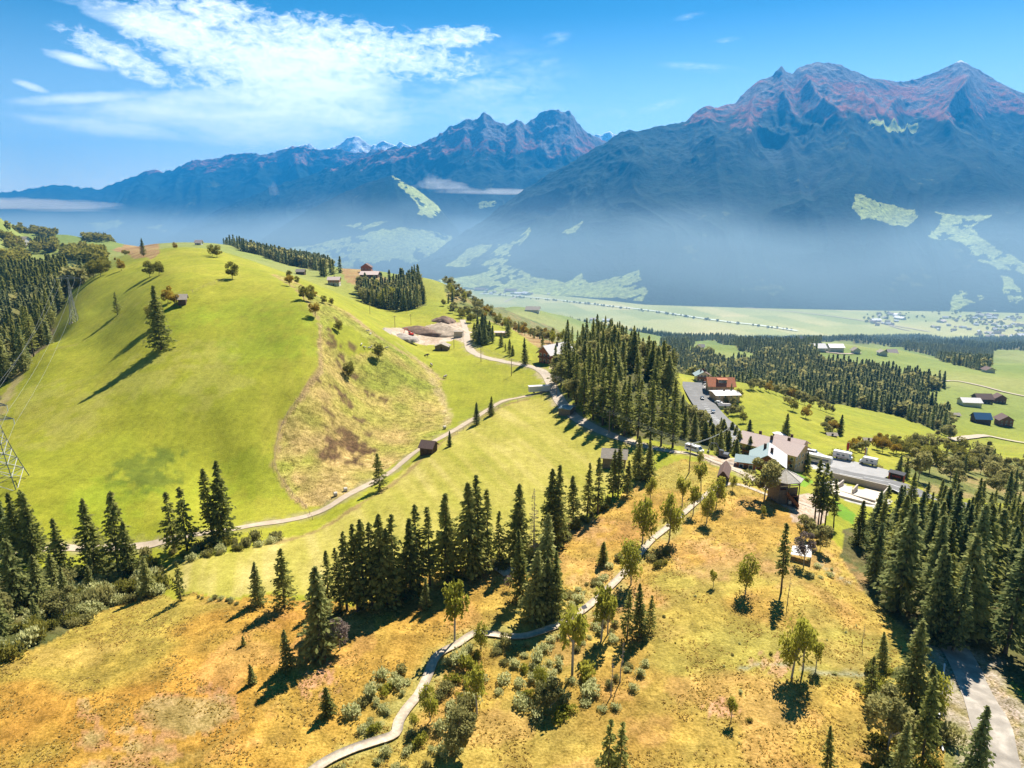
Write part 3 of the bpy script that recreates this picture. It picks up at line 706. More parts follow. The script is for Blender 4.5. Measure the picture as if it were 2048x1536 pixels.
at = t_.add('ShaderNodeAttribute', attribute_name='cover'); ge = t_.add('ShaderNodeNewGeometry'); P_ = ge.outputs['Position']
f1 = t_.noise(P_, 2.6, 3, 0.65); f2 = t_.noise(P_, 0.55, 4, 0.6); f3 = t_.noise(P_, 0.09, 4, 0.55)
k = t_.math('ADD', t_.math('MULTIPLY', t_.math('SUBTRACT', f1, .5), 2.6), t_.math('MULTIPLY', t_.math('SUBTRACT', f2, .5), 1.9))
k = t_.math('ADD', t_.math('MULTIPLY', k, at.outputs['Alpha']), t_.math('MULTIPLY', t_.math('SUBTRACT', f3, .5), .55))
mp_ = t_.add('ShaderNodeMapping'); t_.l.new(P_, mp_.inputs[0]); mp_.inputs['Rotation'].default_value = (0, 0, .35); mp_.inputs['Scale'].default_value = (.75, .03, .05)
k = t_.math('ADD', k, t_.math('MULTIPLY', t_.math('SUBTRACT', t_.noise(mp_.outputs[0], 1.0, 3, .6), .5), .35))
k = t_.math('MAXIMUM', t_.math('ADD', k, 1.0), .25)
cc = t_.mix(1.0, at.outputs['Color'], t_.add('ShaderNodeCombineColor', inp={0: k, 1: k, 2: t_.math('POWER', k, 1.4)}).outputs[0], 'MULTIPLY')
t_.l.new(cc, bs.inputs['Base Color']); bs.inputs['Roughness'].default_value = 0.9; bs.inputs['Specular IOR Level'].default_value = 0.12
bp = t_.add('ShaderNodeBump', inp={'Distance': 0.5, 'Height': t_.math('ADD', f1, t_.math('MULTIPLY', f2, 1.5)), 'Strength': t_.math('MULTIPLY', at.outputs['Alpha'], .55, clamp=True)})
t_.l.new(bp.outputs[0], bs.inputs['Normal'])
gme.materials.append(gm)

# ------------------------------------------------------------------ roads, tracks and paths laid on the ground
def simple_mat(name, col, rough=.85, noise_amt=.25, scale=3.0, spec=.2, col2=None, metal=0.0, bump=0.0):
    m = bpy.data.materials.new(name); m.use_nodes = True; t = NT(m.node_tree); b = t.n["Principled BSDF"]
    g = t.add('ShaderNodeNewGeometry') if scale < 1.5 else None
    v = g.outputs['Position'] if g else t.add('ShaderNodeTexCoord').outputs['Object']
    n = t.noise(v, scale, 5, .62)
    c2 = col2 if col2 else tuple(min(1, c * (1 + noise_amt * 2.2)) for c in col)
    c1 = tuple(c * (1 - noise_amt) for c in col)
    t.l.new(t.ramp(n, [(.28, c1), (.5, col), (.74, c2)]), b.inputs['Base Color'])
    b.inputs['Roughness'].default_value = rough; b.inputs['Specular IOR Level'].default_value = spec; b.inputs['Metallic'].default_value = metal
    if bump:
        q = t.add('ShaderNodeBump', inp={'Strength': .6, 'Distance': bump, 'Height': n}); t.l.new(q.outputs[0], b.inputs['Normal'])
    return m
def catmull(P, step):
    P = np.asarray(P, float); out = []
    Q = np.vstack([2 * P[0] - P[1], P, 2 * P[-1] - P[-2]])
    for i in range(1, len(Q) - 2):
        n = max(2, int(np.linalg.norm(Q[i + 1] - Q[i]) / step))
        t = np.linspace(0, 1, n, endpoint=False)[:, None]
        a, b, c, d = Q[i - 1], Q[i], Q[i + 1], Q[i + 2]
        out.append(.5 * (2 * b + (c - a) * t + (2 * a - 5 * b + 4 * c - d) * t ** 2 + (3 * b - a - 3 * c + d) * t ** 3))
    out.append(P[-1:]); return np.vstack(out)
ROADV = []
def ribbon(name, pts, width, lift, mat, step=1.5, across=5, wob=.0, kind="structure", grade=None, thick=0.0, world_pts=None, offset=0.0, ymin=0):
    L = world_pts if world_pts is not None else catmull((lambda q: q[q[:, 1] > ymin])(px_line(pts)[:, :2]), step)
    T = np.gradient(L, axis=0); T /= np.linalg.norm(T, axis=1)[:, None] + 1e-9; N = np.stack([-T[:, 1], T[:, 0]], -1)
    wd = width * (1 + wob * (fbm(np.arange(len(L)) / 6.0, np.zeros(len(L)), 3, 77) - .5) * 2)
    s = np.linspace(-.5, .5, across)
    X = L[:, None, 0] + N[:, None, 0] * (s[None] * wd[:, None] + offset); Y = L[:, None, 1] + N[:, None, 1] * (s[None] * wd[:, None] + offset)
    Z = ground_z(X, Y)
    if grade: # a built road lies level from side to side and runs smoothly
        zc = Z.max(1); ker = np.ones(grade) / grade; zc = np.convolve(np.pad(zc, grade // 2, mode='edge'), ker, 'valid')[:len(zc)]; Z = np.broadcast_to(zc[:, None], Z.shape)
    Z = Z + lift
    V = np.stack([X, Y, Z], -1).reshape(-1, 3); F = grid_faces(across, len(L))
    if thick:
        a = across; n = len(L); lowr = V.copy(); lowr[:, 2] -= thick; base_ = len(V); V = np.vstack([V, lowr])
        i = np.arange(n - 1) * a; F2 = np.stack([i, i + base_, i + a + base_, i + a], -1); j = i + a - 1; F3 = np.stack([j, j + a, j + a + base_, j + base_], -1)
        F = np.vstack([F, F2, F3])
    ROADV.append(V[:len(L) * across]); me = np_mesh(name, V, F); o = link(name, me, None, mat); 
    if kind: tag(o, kind=kind)
    return o, L
M_GRAV = simple_mat("pale_gravel", (.46, .38, .29), .95, .12, .8)
M_TRACK = simple_mat("farm_track", (.44, .35, .25), .95, .12, .5)
M_ASPH = simple_mat("asphalt", (.19, .185, .18), .9, .12, .3)
M_ASPH2 = simple_mat("worn_asphalt", (.13, .13, .135), .9, .15, .3)
M_LINE = simple_mat("road_paint", (.72, .72, .70), .7, .08, .4)
M_BOARD = simple_mat("weathered_boards", (.52, .42, .31), .85, .22, 1.8)
M_WATER = simple_mat("glinting_river_water", (.70, .74, .74), .5, .1, .05, spec=.6)  # near-white base colour stands in for glints on the water
ribbon("farm_track", FARM, 2.9, .12, M_TRACK, wob=.22)
ribbon("lane", LANE, 4.0, .14, M_GRAV, wob=.16)
ribbon("footpath", [(1500,955),(1530,975),(1560,990),(1600,1005),(1640,1020)], 2.6, .1, M_GRAV, wob=.2)
ribbon("footpath", [(1440,973),(1455,968),(1480,970),(1510,980),(1545,995),(1575,1015)], 1.8, .1, M_GRAV, wob=.2, step=.8)
ribbon("forest_road", [(1905,1290),(1928,1330),(1950,1380),(1975,1430),(1990,1480),(2010,1540),(2030,1620)], 4.8, .12, simple_mat('forest_track', (.34, .30, .25), .95, .3, .35), wob=.3)
# the boardwalk over the marsh
bw, BWL = ribbon("boardwalk", BW, 1.55, .30, M_BOARD, step=.7, across=2, kind=None, thick=.12)
HIGH = [(1392,760),(1390,785),(1402,805),(1420,830),(1440,865),(1462,888),(1500,905)]
# ------------------------------------------------------------------ foliage materials
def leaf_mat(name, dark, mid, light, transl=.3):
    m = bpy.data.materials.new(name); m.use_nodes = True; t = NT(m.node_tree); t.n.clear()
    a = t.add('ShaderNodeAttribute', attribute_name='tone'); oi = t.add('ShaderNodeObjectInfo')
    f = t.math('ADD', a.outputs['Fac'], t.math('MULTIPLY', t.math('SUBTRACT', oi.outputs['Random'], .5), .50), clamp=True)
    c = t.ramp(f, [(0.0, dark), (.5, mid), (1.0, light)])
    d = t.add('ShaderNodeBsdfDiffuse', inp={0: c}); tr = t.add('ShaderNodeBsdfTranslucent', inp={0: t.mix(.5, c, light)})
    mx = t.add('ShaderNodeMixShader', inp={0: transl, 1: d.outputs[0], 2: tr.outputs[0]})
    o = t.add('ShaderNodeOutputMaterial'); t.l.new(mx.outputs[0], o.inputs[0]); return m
M_SPR = leaf_mat("spruce_needles", (.060, .080, .034), (.165, .190, .052), (.380, .370, .105), .46)
M_SPL = leaf_mat("light_spruce_needles", (.065, .085, .034), (.200, .225, .075), (.430, .420, .145), .46)
M_SPD = leaf_mat("dark_spruce_needles", (.045, .072, .040), (.130, .172, .068), (.320, .340, .125), .44)  # a darker, cooler green for some of the spruces
M_BIR = leaf_mat("birch_leaves", (.130, .145, .020), (.270, .275, .035), (.450, .420, .065), .5)
M_BRO = leaf_mat("broad_leaves", (.070, .085, .020), (.170, .175, .035), (.330, .290, .060), .45)
M_OLI = leaf_mat("olive_leaves", (.100, .108, .040), (.240, .235, .085), (.420, .380, .140), .45)
M_AUT = leaf_mat("autumn_leaves", (.130, .090, .014), (.300, .195, .028), (.460, .320, .045), .45)
M_WIL = leaf_mat("willow_leaves", (.230, .245, .095), (.440, .455, .190), (.640, .620, .300), .55)
M_BARE = leaf_mat("grey_twigs", (.16, .12, .10), (.26, .20, .17), (.38, .30, .26), .2)
M_BARK = simple_mat("spruce_bark", (.11, .085, .065), .95, .25, 4)
M_BBARK = simple_mat("pale_bark", (.34, .31, .27), .9, .3, 4)

def tube(path, r0, r1, sides=6):
    P = np.asarray(path, float); n = len(P); V = []
    for i in range(n):
        d = P[min(i + 1, n - 1)] - P[max(i - 1, 0)]; d /= np.linalg.norm(d) + 1e-9
        a = np.cross(d, [.3, .9, .1]); a /= np.linalg.norm(a) + 1e-9; b = np.cross(d, a); r = r0 + (r1 - r0) * i / (n - 1)
        for k in range(sides):
            t = 2 * math.pi * k / sides; V.append(P[i] + (a * math.cos(t) + b * math.sin(t)) * r)
    F = [(i * sides + k, i * sides + (k + 1) % sides, (i + 1) * sides + (k + 1) % sides, (i + 1) * sides + k) for i in range(n - 1) for k in range(sides)]
    return np.array(V), np.array(F)
def merge(parts):
    V = []; F = []; o = 0
    for v, f in parts: V.append(v); F.append(np.asarray(f) + o); o += len(v)
    return np.vstack(V), F
def leaves(P, D, size, tone, rng, elong=1.6, droop=0.0):
    """one kite-shaped spray of foliage per point P, along direction D"""
    n = len(P); s = size * rng.uniform(.65, 1.35, n)[:, None]
    D = D + rng.normal(0, .38, (n, 3)); D[:, 2] -= droop; D /= np.linalg.norm(D, axis=1)[:, None] + 1e-9
    R = rng.normal(0, 1, (n, 3)); S = np.cross(D, R); S /= np.linalg.norm(S, axis=1)[:, None] + 1e-9
    a = P - D * s * elong * .5; b = P + S * s * .5; c = P + D * s * elong * .5; d = P - S * s * .5
    V = np.stack([a, b, c, d], 1).reshape(-1, 3); F = np.arange(4 * n).reshape(n, 4)
    return V, F, np.repeat(np.clip(tone + rng.normal(0, .10, n), 0, 1), 4)
def foliage_mesh(name, V, F, T, mat):
    me = np_mesh(name, V, F); a = me.attributes.new('tone', 'FLOAT', 'POINT'); a.data.foreach_set('value', T.astype(np.float32)); me.materials.append(mat); return me
def spruce_proto(seed, H=20.0, R=3.4, bare=.10, whorl=.62, nb=7, leaf=.55, open_=.0, mat=None, shape=.85, tip=.0, dens=1.0):
    """unit-height spruce: (trunk mesh, crown mesh); every length is divided by H"""
    rng = np.random.default_rng(seed); P = []; D = []; T = []; tw = []
    h = H * bare
    while h < H - .25:
        t = (h - H * bare) / (H * (1 - bare)); L = R * (1 - t) ** shape * (1 if t > .12 else .62 + 3.2 * t) * rng.uniform(.82, 1.12) + .12
        n = max(4, int(nb * rng.uniform(.8, 1.2)))
        a0 = rng.uniform(0, 6.28)
        for k in range(n):
            if rng.random() < open_ * .5: continue
            a = a0 + 6.283 * k / n + rng.normal(0, .18); l = L * rng.uniform(.55, 1.22)
            m = max(3, int((l / (leaf * .42) + 1) * dens)); s = np.linspace(.14 + .25 * open_, 1, m) ** .85
            out = np.array([math.cos(a), math.sin(a)]); el = .30 * (t - .35)
            r = l * s; z = h + r * el - .42 * l * s ** 1.5 * (1 - t * .7) + .22 * l * s ** 3.2
            side = rng.normal(0, .20, m) * l * s ** .8 * .9
            x = out[0] * r - out[1] * side; y = out[1] * r + out[0] * side
            P.append(np.stack([x, y, z + rng.normal(0, .10, m)], -1))
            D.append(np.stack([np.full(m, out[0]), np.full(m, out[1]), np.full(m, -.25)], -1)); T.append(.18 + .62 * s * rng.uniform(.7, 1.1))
            if open_ > .25 and l > 1.2: tw.append(tube([(0, 0, h), (out[0] * l * .5, out[1] * l * .5, h + l * .5 * el - .08 * l), (out[0] * l * .9, out[1] * l * .9, h + l * .9 * el - .25 * l)], .045, .01, 3))
        h += whorl * (1 - .45 * t) * rng.uniform(.8, 1.2)
    top = np.array([[0, 0, H - .2 - .25 * k] for k in range(5)], float); P.append(top); D.append(np.tile([0, 0, 1.0], (5, 1))); T.append(np.full(5, .6))
    P = np.vstack(P); D = np.vstack(D); T = np.concatenate(T)
    V, F, TT = leaves(P, D, leaf, T, rng, 1.7, .22)
    lean = [(0, 0, 0)] + [(rng.normal(0, .04), rng.normal(0, .04), H * q) for q in (.3, .6)] + [(0, 0, H * .985)]
    tv, tf = merge([tube(lean, .012 * H + .05, .02, 7)] + tw)
    return np_mesh("trunk", tv / H, tf, True), foliage_mesh("crown", V / H, F, TT, mat)
def broad_proto(seed, H=12.0, R=4.5, base=.22, n=2600, leaf=.42, lobes=9, mat=None, bark=None, hang=0.0, fork=3, tall=1.0, sparse=0.0):
    rng = np.random.default_rng(seed); parts = []; P = []; D = []; T = []
    th = H * (base + .18); bend = rng.normal(0, .02 * H, 2)
    parts.append(tube([(0, 0, 0), (bend[0] * .5, bend[1] * .5, th * .5), (bend[0], bend[1], th)], .011 * H + .04, .008 * H + .02, 7))
    cz_ = H * (base + (1 - base) * .5); hz = H * (1 - base) * .5
    for k in range(lobes):
        a = 6.283 * k / lobes * 2.4 + rng.uniform(-.5, .5); u = rng.uniform(-.85, .9); rr = R * math.sqrt(max(.08, 1 - u * u)) * rng.uniform(.30, .78)
        c = np.array([bend[0] + math.cos(a) * rr, bend[1] + math.sin(a) * rr, cz_ + u * hz * .72]); lr = R * rng.uniform(.22, .50); lz = lr * rng.uniform(.75, 1.1) * tall
        m = int(n / lobes * rng.uniform(.7, 1.3)); q = rng.normal(0, 1, (m, 3)); q /= np.linalg.norm(q, axis=1)[:, None]; rad = rng.uniform(.25, 1.0, m) ** .45
        q = q * rad[:, None]; p = c + q * [lr, lr, lz]
        if hang: p[:, 2] -= rng.uniform(0, 1, m) ** 1.5 * hang * H * .14 * (1 + rad)
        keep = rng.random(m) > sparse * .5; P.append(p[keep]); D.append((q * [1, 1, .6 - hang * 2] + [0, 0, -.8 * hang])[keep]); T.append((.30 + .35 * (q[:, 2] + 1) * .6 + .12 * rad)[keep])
        s = np.array([bend[0], bend[1], th * rng.uniform(.6, 1)]); md = (s + c) / 2 + rng.normal(0, .03 * H, 3)
        parts.append(tube([s, md, c], .008 * H + .02, .012, 4))
    P = np.vstack(P); D = np.vstack(D); T = np.concatenate(T); V, F, TT = leaves(P, D, leaf, T, rng, 1.25 + hang, hang * .6)
    tv, tf = merge(parts); zmax = V[:, 2].max()
    return np_mesh("trunk", tv / zmax, tf, True), foliage_mesh("crown", V / zmax, F, TT, mat)
def shrub_proto(seed, n=460, leaf=.24, mat=None, flat=.72):
    rng = np.random.default_rng(seed); P = []; D = []; T = []
    for k in range(7):
        a = rng.uniform(0, 6.28); r = rng.uniform(0, .62); c = np.array([math.cos(a) * r, math.sin(a) * r, flat * rng.uniform(.35, .62)]); lr = rng.uniform(.32, .52)
        m = n // 7; q = rng.normal(0, 1, (m, 3)); q /= np.linalg.norm(q, axis=1)[:, None]; q *= rng.uniform(.3, 1, m)[:, None] ** .5
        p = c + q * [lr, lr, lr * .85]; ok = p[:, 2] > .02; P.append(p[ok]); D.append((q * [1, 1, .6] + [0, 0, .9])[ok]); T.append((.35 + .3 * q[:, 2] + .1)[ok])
    V, F, TT = leaves(np.vstack(P), np.vstack(D), leaf * .42, np.concatenate(T), rng, 1.5, 0)
    return foliage_mesh("shrub", V, F, TT, mat)

PROTO = {}
def reg(key, pair, bark, cname="crown"):
    pair[0].materials.append(bark); PROTO[key] = pair
for i in range(3):
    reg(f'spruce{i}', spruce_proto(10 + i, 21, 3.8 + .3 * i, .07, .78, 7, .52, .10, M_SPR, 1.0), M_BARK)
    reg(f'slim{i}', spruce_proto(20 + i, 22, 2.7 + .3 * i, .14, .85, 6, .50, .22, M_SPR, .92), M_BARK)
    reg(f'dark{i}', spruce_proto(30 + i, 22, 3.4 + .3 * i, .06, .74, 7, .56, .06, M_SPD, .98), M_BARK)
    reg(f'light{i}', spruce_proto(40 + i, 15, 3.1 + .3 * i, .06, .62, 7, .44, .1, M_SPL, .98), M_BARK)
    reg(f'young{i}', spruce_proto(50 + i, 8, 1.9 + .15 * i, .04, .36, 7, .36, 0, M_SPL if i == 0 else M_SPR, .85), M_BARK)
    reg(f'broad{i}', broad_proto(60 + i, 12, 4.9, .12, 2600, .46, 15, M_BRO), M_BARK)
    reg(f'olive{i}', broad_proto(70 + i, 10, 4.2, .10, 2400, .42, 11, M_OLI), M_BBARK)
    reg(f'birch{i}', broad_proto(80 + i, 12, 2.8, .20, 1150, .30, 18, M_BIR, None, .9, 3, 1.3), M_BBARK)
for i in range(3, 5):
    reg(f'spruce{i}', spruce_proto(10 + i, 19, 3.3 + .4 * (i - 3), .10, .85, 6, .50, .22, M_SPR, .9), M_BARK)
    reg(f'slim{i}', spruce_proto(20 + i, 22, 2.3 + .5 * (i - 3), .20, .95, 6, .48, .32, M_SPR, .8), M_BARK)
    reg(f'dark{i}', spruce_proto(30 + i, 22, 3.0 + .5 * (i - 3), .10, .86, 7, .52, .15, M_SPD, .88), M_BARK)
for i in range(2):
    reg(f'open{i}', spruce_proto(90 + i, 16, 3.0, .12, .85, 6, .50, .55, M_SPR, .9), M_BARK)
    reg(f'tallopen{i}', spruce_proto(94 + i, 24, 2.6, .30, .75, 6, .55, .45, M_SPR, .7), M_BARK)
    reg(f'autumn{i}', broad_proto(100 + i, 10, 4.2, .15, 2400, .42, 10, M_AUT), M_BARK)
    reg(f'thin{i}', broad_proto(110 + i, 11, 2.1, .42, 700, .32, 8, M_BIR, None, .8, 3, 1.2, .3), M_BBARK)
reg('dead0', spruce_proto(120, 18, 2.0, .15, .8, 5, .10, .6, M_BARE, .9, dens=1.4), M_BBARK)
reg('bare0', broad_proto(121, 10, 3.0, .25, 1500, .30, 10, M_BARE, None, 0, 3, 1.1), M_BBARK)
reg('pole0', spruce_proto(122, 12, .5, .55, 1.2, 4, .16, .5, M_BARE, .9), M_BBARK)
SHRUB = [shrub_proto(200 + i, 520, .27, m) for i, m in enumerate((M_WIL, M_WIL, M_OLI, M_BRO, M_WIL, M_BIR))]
KINDNAME = dict(spruce='spruce_tree', slim='spruce_tree', dark='spruce_tree', light='spruce_tree', young='young_spruce', open='spruce_tree', tallopen='spruce_tree', broad='broadleaf_tree',
                olive='broadleaf_tree', birch='birch_tree', autumn='broadleaf_tree', thin='birch_tree', dead='dead_spruce', bare='leafless_tree', pole='dead_pole_tree')
KINDCAT = dict(spruce_tree='spruce', young_spruce='spruce', broadleaf_tree='tree', birch_tree='birch', dead_spruce='dead tree', leafless_tree='tree', dead_pole_tree='dead tree')
rT = random.Random(7)
def tree_at(X, Y, h, key, label, group=None, wide=1.0, sink=.15, rz=None, cat=None):
    if key[-1] not in '0123456789': key += str(rT.randrange(sum(k.rstrip('0123456789') == key for k in PROTO)))
    nm = KINDNAME[key.rstrip('0123456789')]; z = float(ground_z(X, Y)) - sink
    e = empty(nm, (X, Y, z), rT.uniform(0, 6.28) if rz is None else rz, (h * wide, h * wide, h)); e.rotation_euler[0] = rT.gauss(0, .022); e.rotation_euler[1] = rT.gauss(0, .022)
    tr, cr = PROTO[key]
    link("trunk", tr, e); link("crown", cr, e)
    tag(e, label, cat or KINDCAT[nm], group); return e
def metres(px, pyb, pyt, w_):
    """height of something that stands at w_ and reaches up to the row pyt"""
    upb = -FPX * FS + (768 - pyt) * FC; fw = FPX * FC + (768 - pyt) * FS
    return max(.8, CAMZ + upb / fw * w_[1] - w_[2])
def trees_px(lst, key, label, group=None, ordinal=None, wide=1.0):
    """trees given by foot (column, row) and the row of the top"""
    h = hit([q[0] for q in lst], [q[1] for q in lst]); out = []
    for i, (q, w_) in enumerate(zip(lst, h)):
        k = q[3] if len(q) > 3 else key; lb = q[4] if len(q) > 4 else label
        if ordinal: lb = lb.replace('#', ordinal[i])
        out.append(tree_at(w_[0], w_[1], metres(q[0], q[1], q[2], w_), k, lb, group, q[5] if len(q) > 5 else wide))
    return out
ORD = ['first','second','third','fourth','fifth','sixth','seventh','eighth','ninth','tenth','eleventh','twelfth','thirteenth','fourteenth','fifteenth','sixteenth','seventeenth','eighteenth','nineteenth','twentieth',
       'twenty-first','twenty-second','twenty-third','twenty-fourth','twenty-fifth','twenty-sixth','twenty-seventh','twenty-eighth']
# the long row between the mown field and the marsh, from the left
ROW = [(658,1212,1099,'slim'),(682,1219,1095,'slim'),(694,1222,1062,'slim'),(716,1222,1048,'slim'),(728,1219,1036,'slim'),(745,1216,1043,'slim'),(764,1212,1028,'spruce'),(776,1208,1055,'slim'),(790,1202,1024,'slim'),(820,1192,1035,'spruce'),
       (840,1180,1007,'slim'),(860,1173,1011,'slim'),(891,1160,987,'spruce'),(938,1149,959,'spruce'),(958,1145,949,'slim'),(974,1136,976,'slim'),(998,1131,1021,'slim'),(1035,1124,966,'spruce'),(1101,1090,937,'spruce'),(1116,1086,927,'slim'),
       (1147,1056,949,'spruce'),(1174,1032,925,'slim'),(1196,1029,912,'slim'),(1225,995,898,'slim'),(1236,991,888,'slim'),(1254,992,918,'spruce'),(1275,957,870,'spruce'),(1297,957,881,'spruce')]
trees_px(ROW, 'spruce', "tall dark spruce, # from the left in the row between mown field and marsh", "spruces in the long row between field and marsh", ORD, 1.22)
trees_px([(1067,1112,973)], 'dead', "bare dead spruce, pinkish grey, standing in the spruce row")
trees_px([(1041,1200,1058,'spruce',"dark spruce at the left of the cluster above the boardwalk bend"),(1089,1212,1024,'light',"tallest light green spruce of the cluster above the boardwalk bend"),(1068,1242,1096,'light',"front light green spruce of the cluster above the boardwalk bend"),
          (1092,1238,1112,'light',"spruce in the front right of the cluster above the boardwalk bend"),(1112,1230,1100,'spruce',"right hand dark spruce of the cluster above the boardwalk bend"),
          (853,1216,1154,'light',"small bright green spruce alone below the middle of the spruce row"),(641,1306,1130,'light',"large pale green spruce left of the long row, casting a long shadow on the marsh",1.25),
          (517,1209,1123,'light',"slender spruce left of the broad one at the lower edge of the mown field"),(569,1214,1095,'spruce',"broad regular spruce at the lower edge of the mown field",1.35),(362,1201,1122,'open',"thin spruce standing at the tip of the left shrub belt"),
          (575,1337,1258,'light',"medium spruce at the left foot of the large pale green spruce"),(656,1431,1374,'young',"small bright spruce alone on the marsh left of the boardwalk"),(505,1366,1328,'young',"tiny thin spruce on the open marsh left of the long tree shadow"),
          (487,1291,1270,'young',"tiny seedling spruce on the marsh below the two field edge spruces"),(1562,1186,1042,'tallopen',"very tall narrow spruce standing alone on the right of the marsh"),(1206,1129,1082,'young',"small thin spruce on the orange marsh behind the boardwalk"),
          (1213,1585,1438,'open',"left of the two open spruces cut by the bottom edge of the photo"),(1237,1590,1446,'open',"right of the two open spruces cut by the bottom edge of the photo"),(1650,1585,1452,'slim',"narrow spruce top rising from the bottom edge right of centre"),
          (1279,1274,1166,'spruce',"dark spruce at the right of the clump right of the boardwalk"),(1254,1279,1180,'open',"open spruce in the middle of the clump right of the boardwalk"),(1299,1263,1190,'spruce',"dark spruce on the right edge of the clump right of the boardwalk")], 'spruce', None)
# left belt
trees_px([(14,1107,995,'dark',"dark spruce at the far left edge above the shrub belt"),(43,1114,984,'spruce',"first of three tall spruces at the left above the shrub belt"),(58,1116,979,'spruce',"middle one of three tall spruces at the left above the shrub belt"),(72,1121,984,'spruce',"third of three tall spruces at the left above the shrub belt"),
          (128,1162,1037,'spruce',"single spruce in front of the farm track in the left belt"),(191,1149,994,'spruce',"left one of the two biggest spruces in the left belt"),(238,1150,980,'spruce',"broad spruce, right one of the two biggest in the left belt"),
          (262,1152,1040,'spruce',"spruce leaning against the biggest spruce of the left belt"),(349,1098,981,'open',"left spruce of the pair with drooping open branches by the track"),(375,1101,971,'open',"right spruce of the pair with drooping open branches by the track"),
          (427,1081,936,'tallopen',"tall dark slim spruce beside the pale grey one over the track"),(446,1083,922,'spruce',"tall greyish broad spruce, tallest of the group over the track"),(297,1191,1110,'light',"bright spruce at the lower right end of the left belt"),
          (35,1222,1077,'light',"big bushy light green spruce in the left belt"),(80,1212,1110,'light',"bushy light spruce right of the big one in the left belt"),(5,1270,1180,'light',"bushy spruce at the left edge low in the shrub belt"),(110,1190,1105,'light',"light spruce behind the shrubs of the left belt")], 'spruce', None, None, None, 1.2)
trees_px([(760,981,906,'spruce',"dark spruce beside the farm track with a blue shadow"),(953,849,804,'dark',"dark spruce between farm track and mown field, below the bend"),(899,893,861,'dark',"small spruce by the farm track just right of the brown hut"),(982,831,792,'spruce',"upper small spruce standing on the farm track verge"),
          (322,699,570,'spruce0',"huge old spruce standing alone on the green hill",1.2),(235,629,584,'open',"small open spruce on the left flank of the green hill"),(287,512,476,'dark',"dark pointed spruce on the left crest of the green hill"),
          (1570,876,826,'spruce',"spruce standing behind the long hotel roof on the green slope"),(1680,869,828,'dark',"spruce beside the hut among bushes on the right slope"),(1614,947,902,'spruce',"spruce at the right end of the hotel garden"),
          (1496,904,838,'dark',"tall spruce left of the hotel"),(1510,906,866,'dark',"shorter spruce nearest to the hotel's left end"),(1484,908,868,'dark',"small spruce left of the hotel by the road"),
          (1859,833,785,'dark',"large dark spruce at the corner of the far wood"),(1795,957,908,'dark',"left of two dark spruces at the lower right slope edge"),(1812,956,914,'dark',"right of two dark spruces at the lower right slope edge")], 'spruce', None, None, None, 1.3)
trees_px([(1629,1046,918),(1641,1050,925),(1650,1050,940),(1636,1052,950)], 'tallopen', "tall bare stemmed spruce in the tight clump behind the lookout tower", "spruces clumped behind the lookout tower")
trees_px([(1667,1057,958)], 'tallopen', "thin spruce standing alone right of the clump behind the tower")
trees_px([(1016,675,638),(1002,694,664),(1011,702,686),(1019,710,677),(1025,712,689),(1085,695,668)], 'spruce', "spruce on the small mound beside the lane", "spruces on the mound by the lane", None, 1.4)
trees_px([(1050,729,674)], 'spruce', "big spruce at the lane left of the wooden farmhouse"); trees_px([(1110,765,690)], 'spruce', "dark spruce standing in front of the wooden farmhouse")
trees_px([(948,680,645),(956,682,632),(964,684,626),(972,684,630),(978,682,640),(960,690,648),(970,690,645),(984,686,650)], 'dark', "spruce in the dark clump above the shaded lane", "spruces clumped above the shaded lane", None, 1.5)
trees_px([(1122,776,690),(1137,795,700),(1152,813,705),(1168,828,722),(1186,840,728),(1205,851,735),(1226,860,742),(1248,872,750),(1275,882,758),(1300,888,760),(1322,892,775),(1345,896,758),(1145,790,690),(1175,812,690),(1215,835,705)], 'slim', "tall spruce in the front line of the big grove, right above the shaded lane", "front spruces of the big grove above the lane", None, 1.25)
# woods: random stands
STAND_REST = []
def stand(poly, n, keys, hr, label, group, seed, mind, wide=1.0, filt=None, own=None, hf=None):
    P = world_poly(poly) if not isinstance(poly, np.ndarray) else poly; r = random.Random(seed); got = []
    x0, y0 = P.min(0); x1, y1 = P.max(0); tries = 0
    while len(got) < n and tries < 60000:
        tries += 1; x = r.uniform(x0, x1); y = r.uniform(y0, y1)
        if any((x - a) ** 2 + (y - b) ** 2 < mind * mind for a, b in got): continue
        if not inpoly(np.array([x]), np.array([y]), P)[0]: continue
        if filt and not filt(x, y): continue
        got.append((x, y))
    got.sort(key=lambda q: math.hypot(*q))
    for i, (x, y) in enumerate(got):
        if own and i >= own: STAND_REST.append((x, y, float(ground_z(x, y)) - .2, r.uniform(*hr) * (hf(x, y) if hf else 1))); continue
        tree_at(x, y, r.uniform(*hr) * (hf(x, y) if hf else 1), r.choice(keys), label, group, wide * r.uniform(.85, 1.22))
    return got
stand([(1112,760),(1150,815),(1200,850),(1262,872),(1335,888),(1390,886),(1392,862),(1378,840),hid(1372,262),hid(1362,320),hid(1345,370),hid(1300,420),hid(1200,420),hid(1135,380)], 150, ['spruce','slim','spruce','light','olive'], (11, 18),
      "tall spruce packed in the big grove beyond the mown field", "spruces of the big grove beyond the mown field", 3, 3.9, 1.2, own=80)
stand([(1392,880),(1440,912),(1500,915),(1512,905),(1480,892),(1462,878),(1435,868),(1405,850)], 40, ['young','young','light'], (5, 10), "young spruce in the plantation between lane and main road", "young spruces between lane and main road", 4, 2.3)
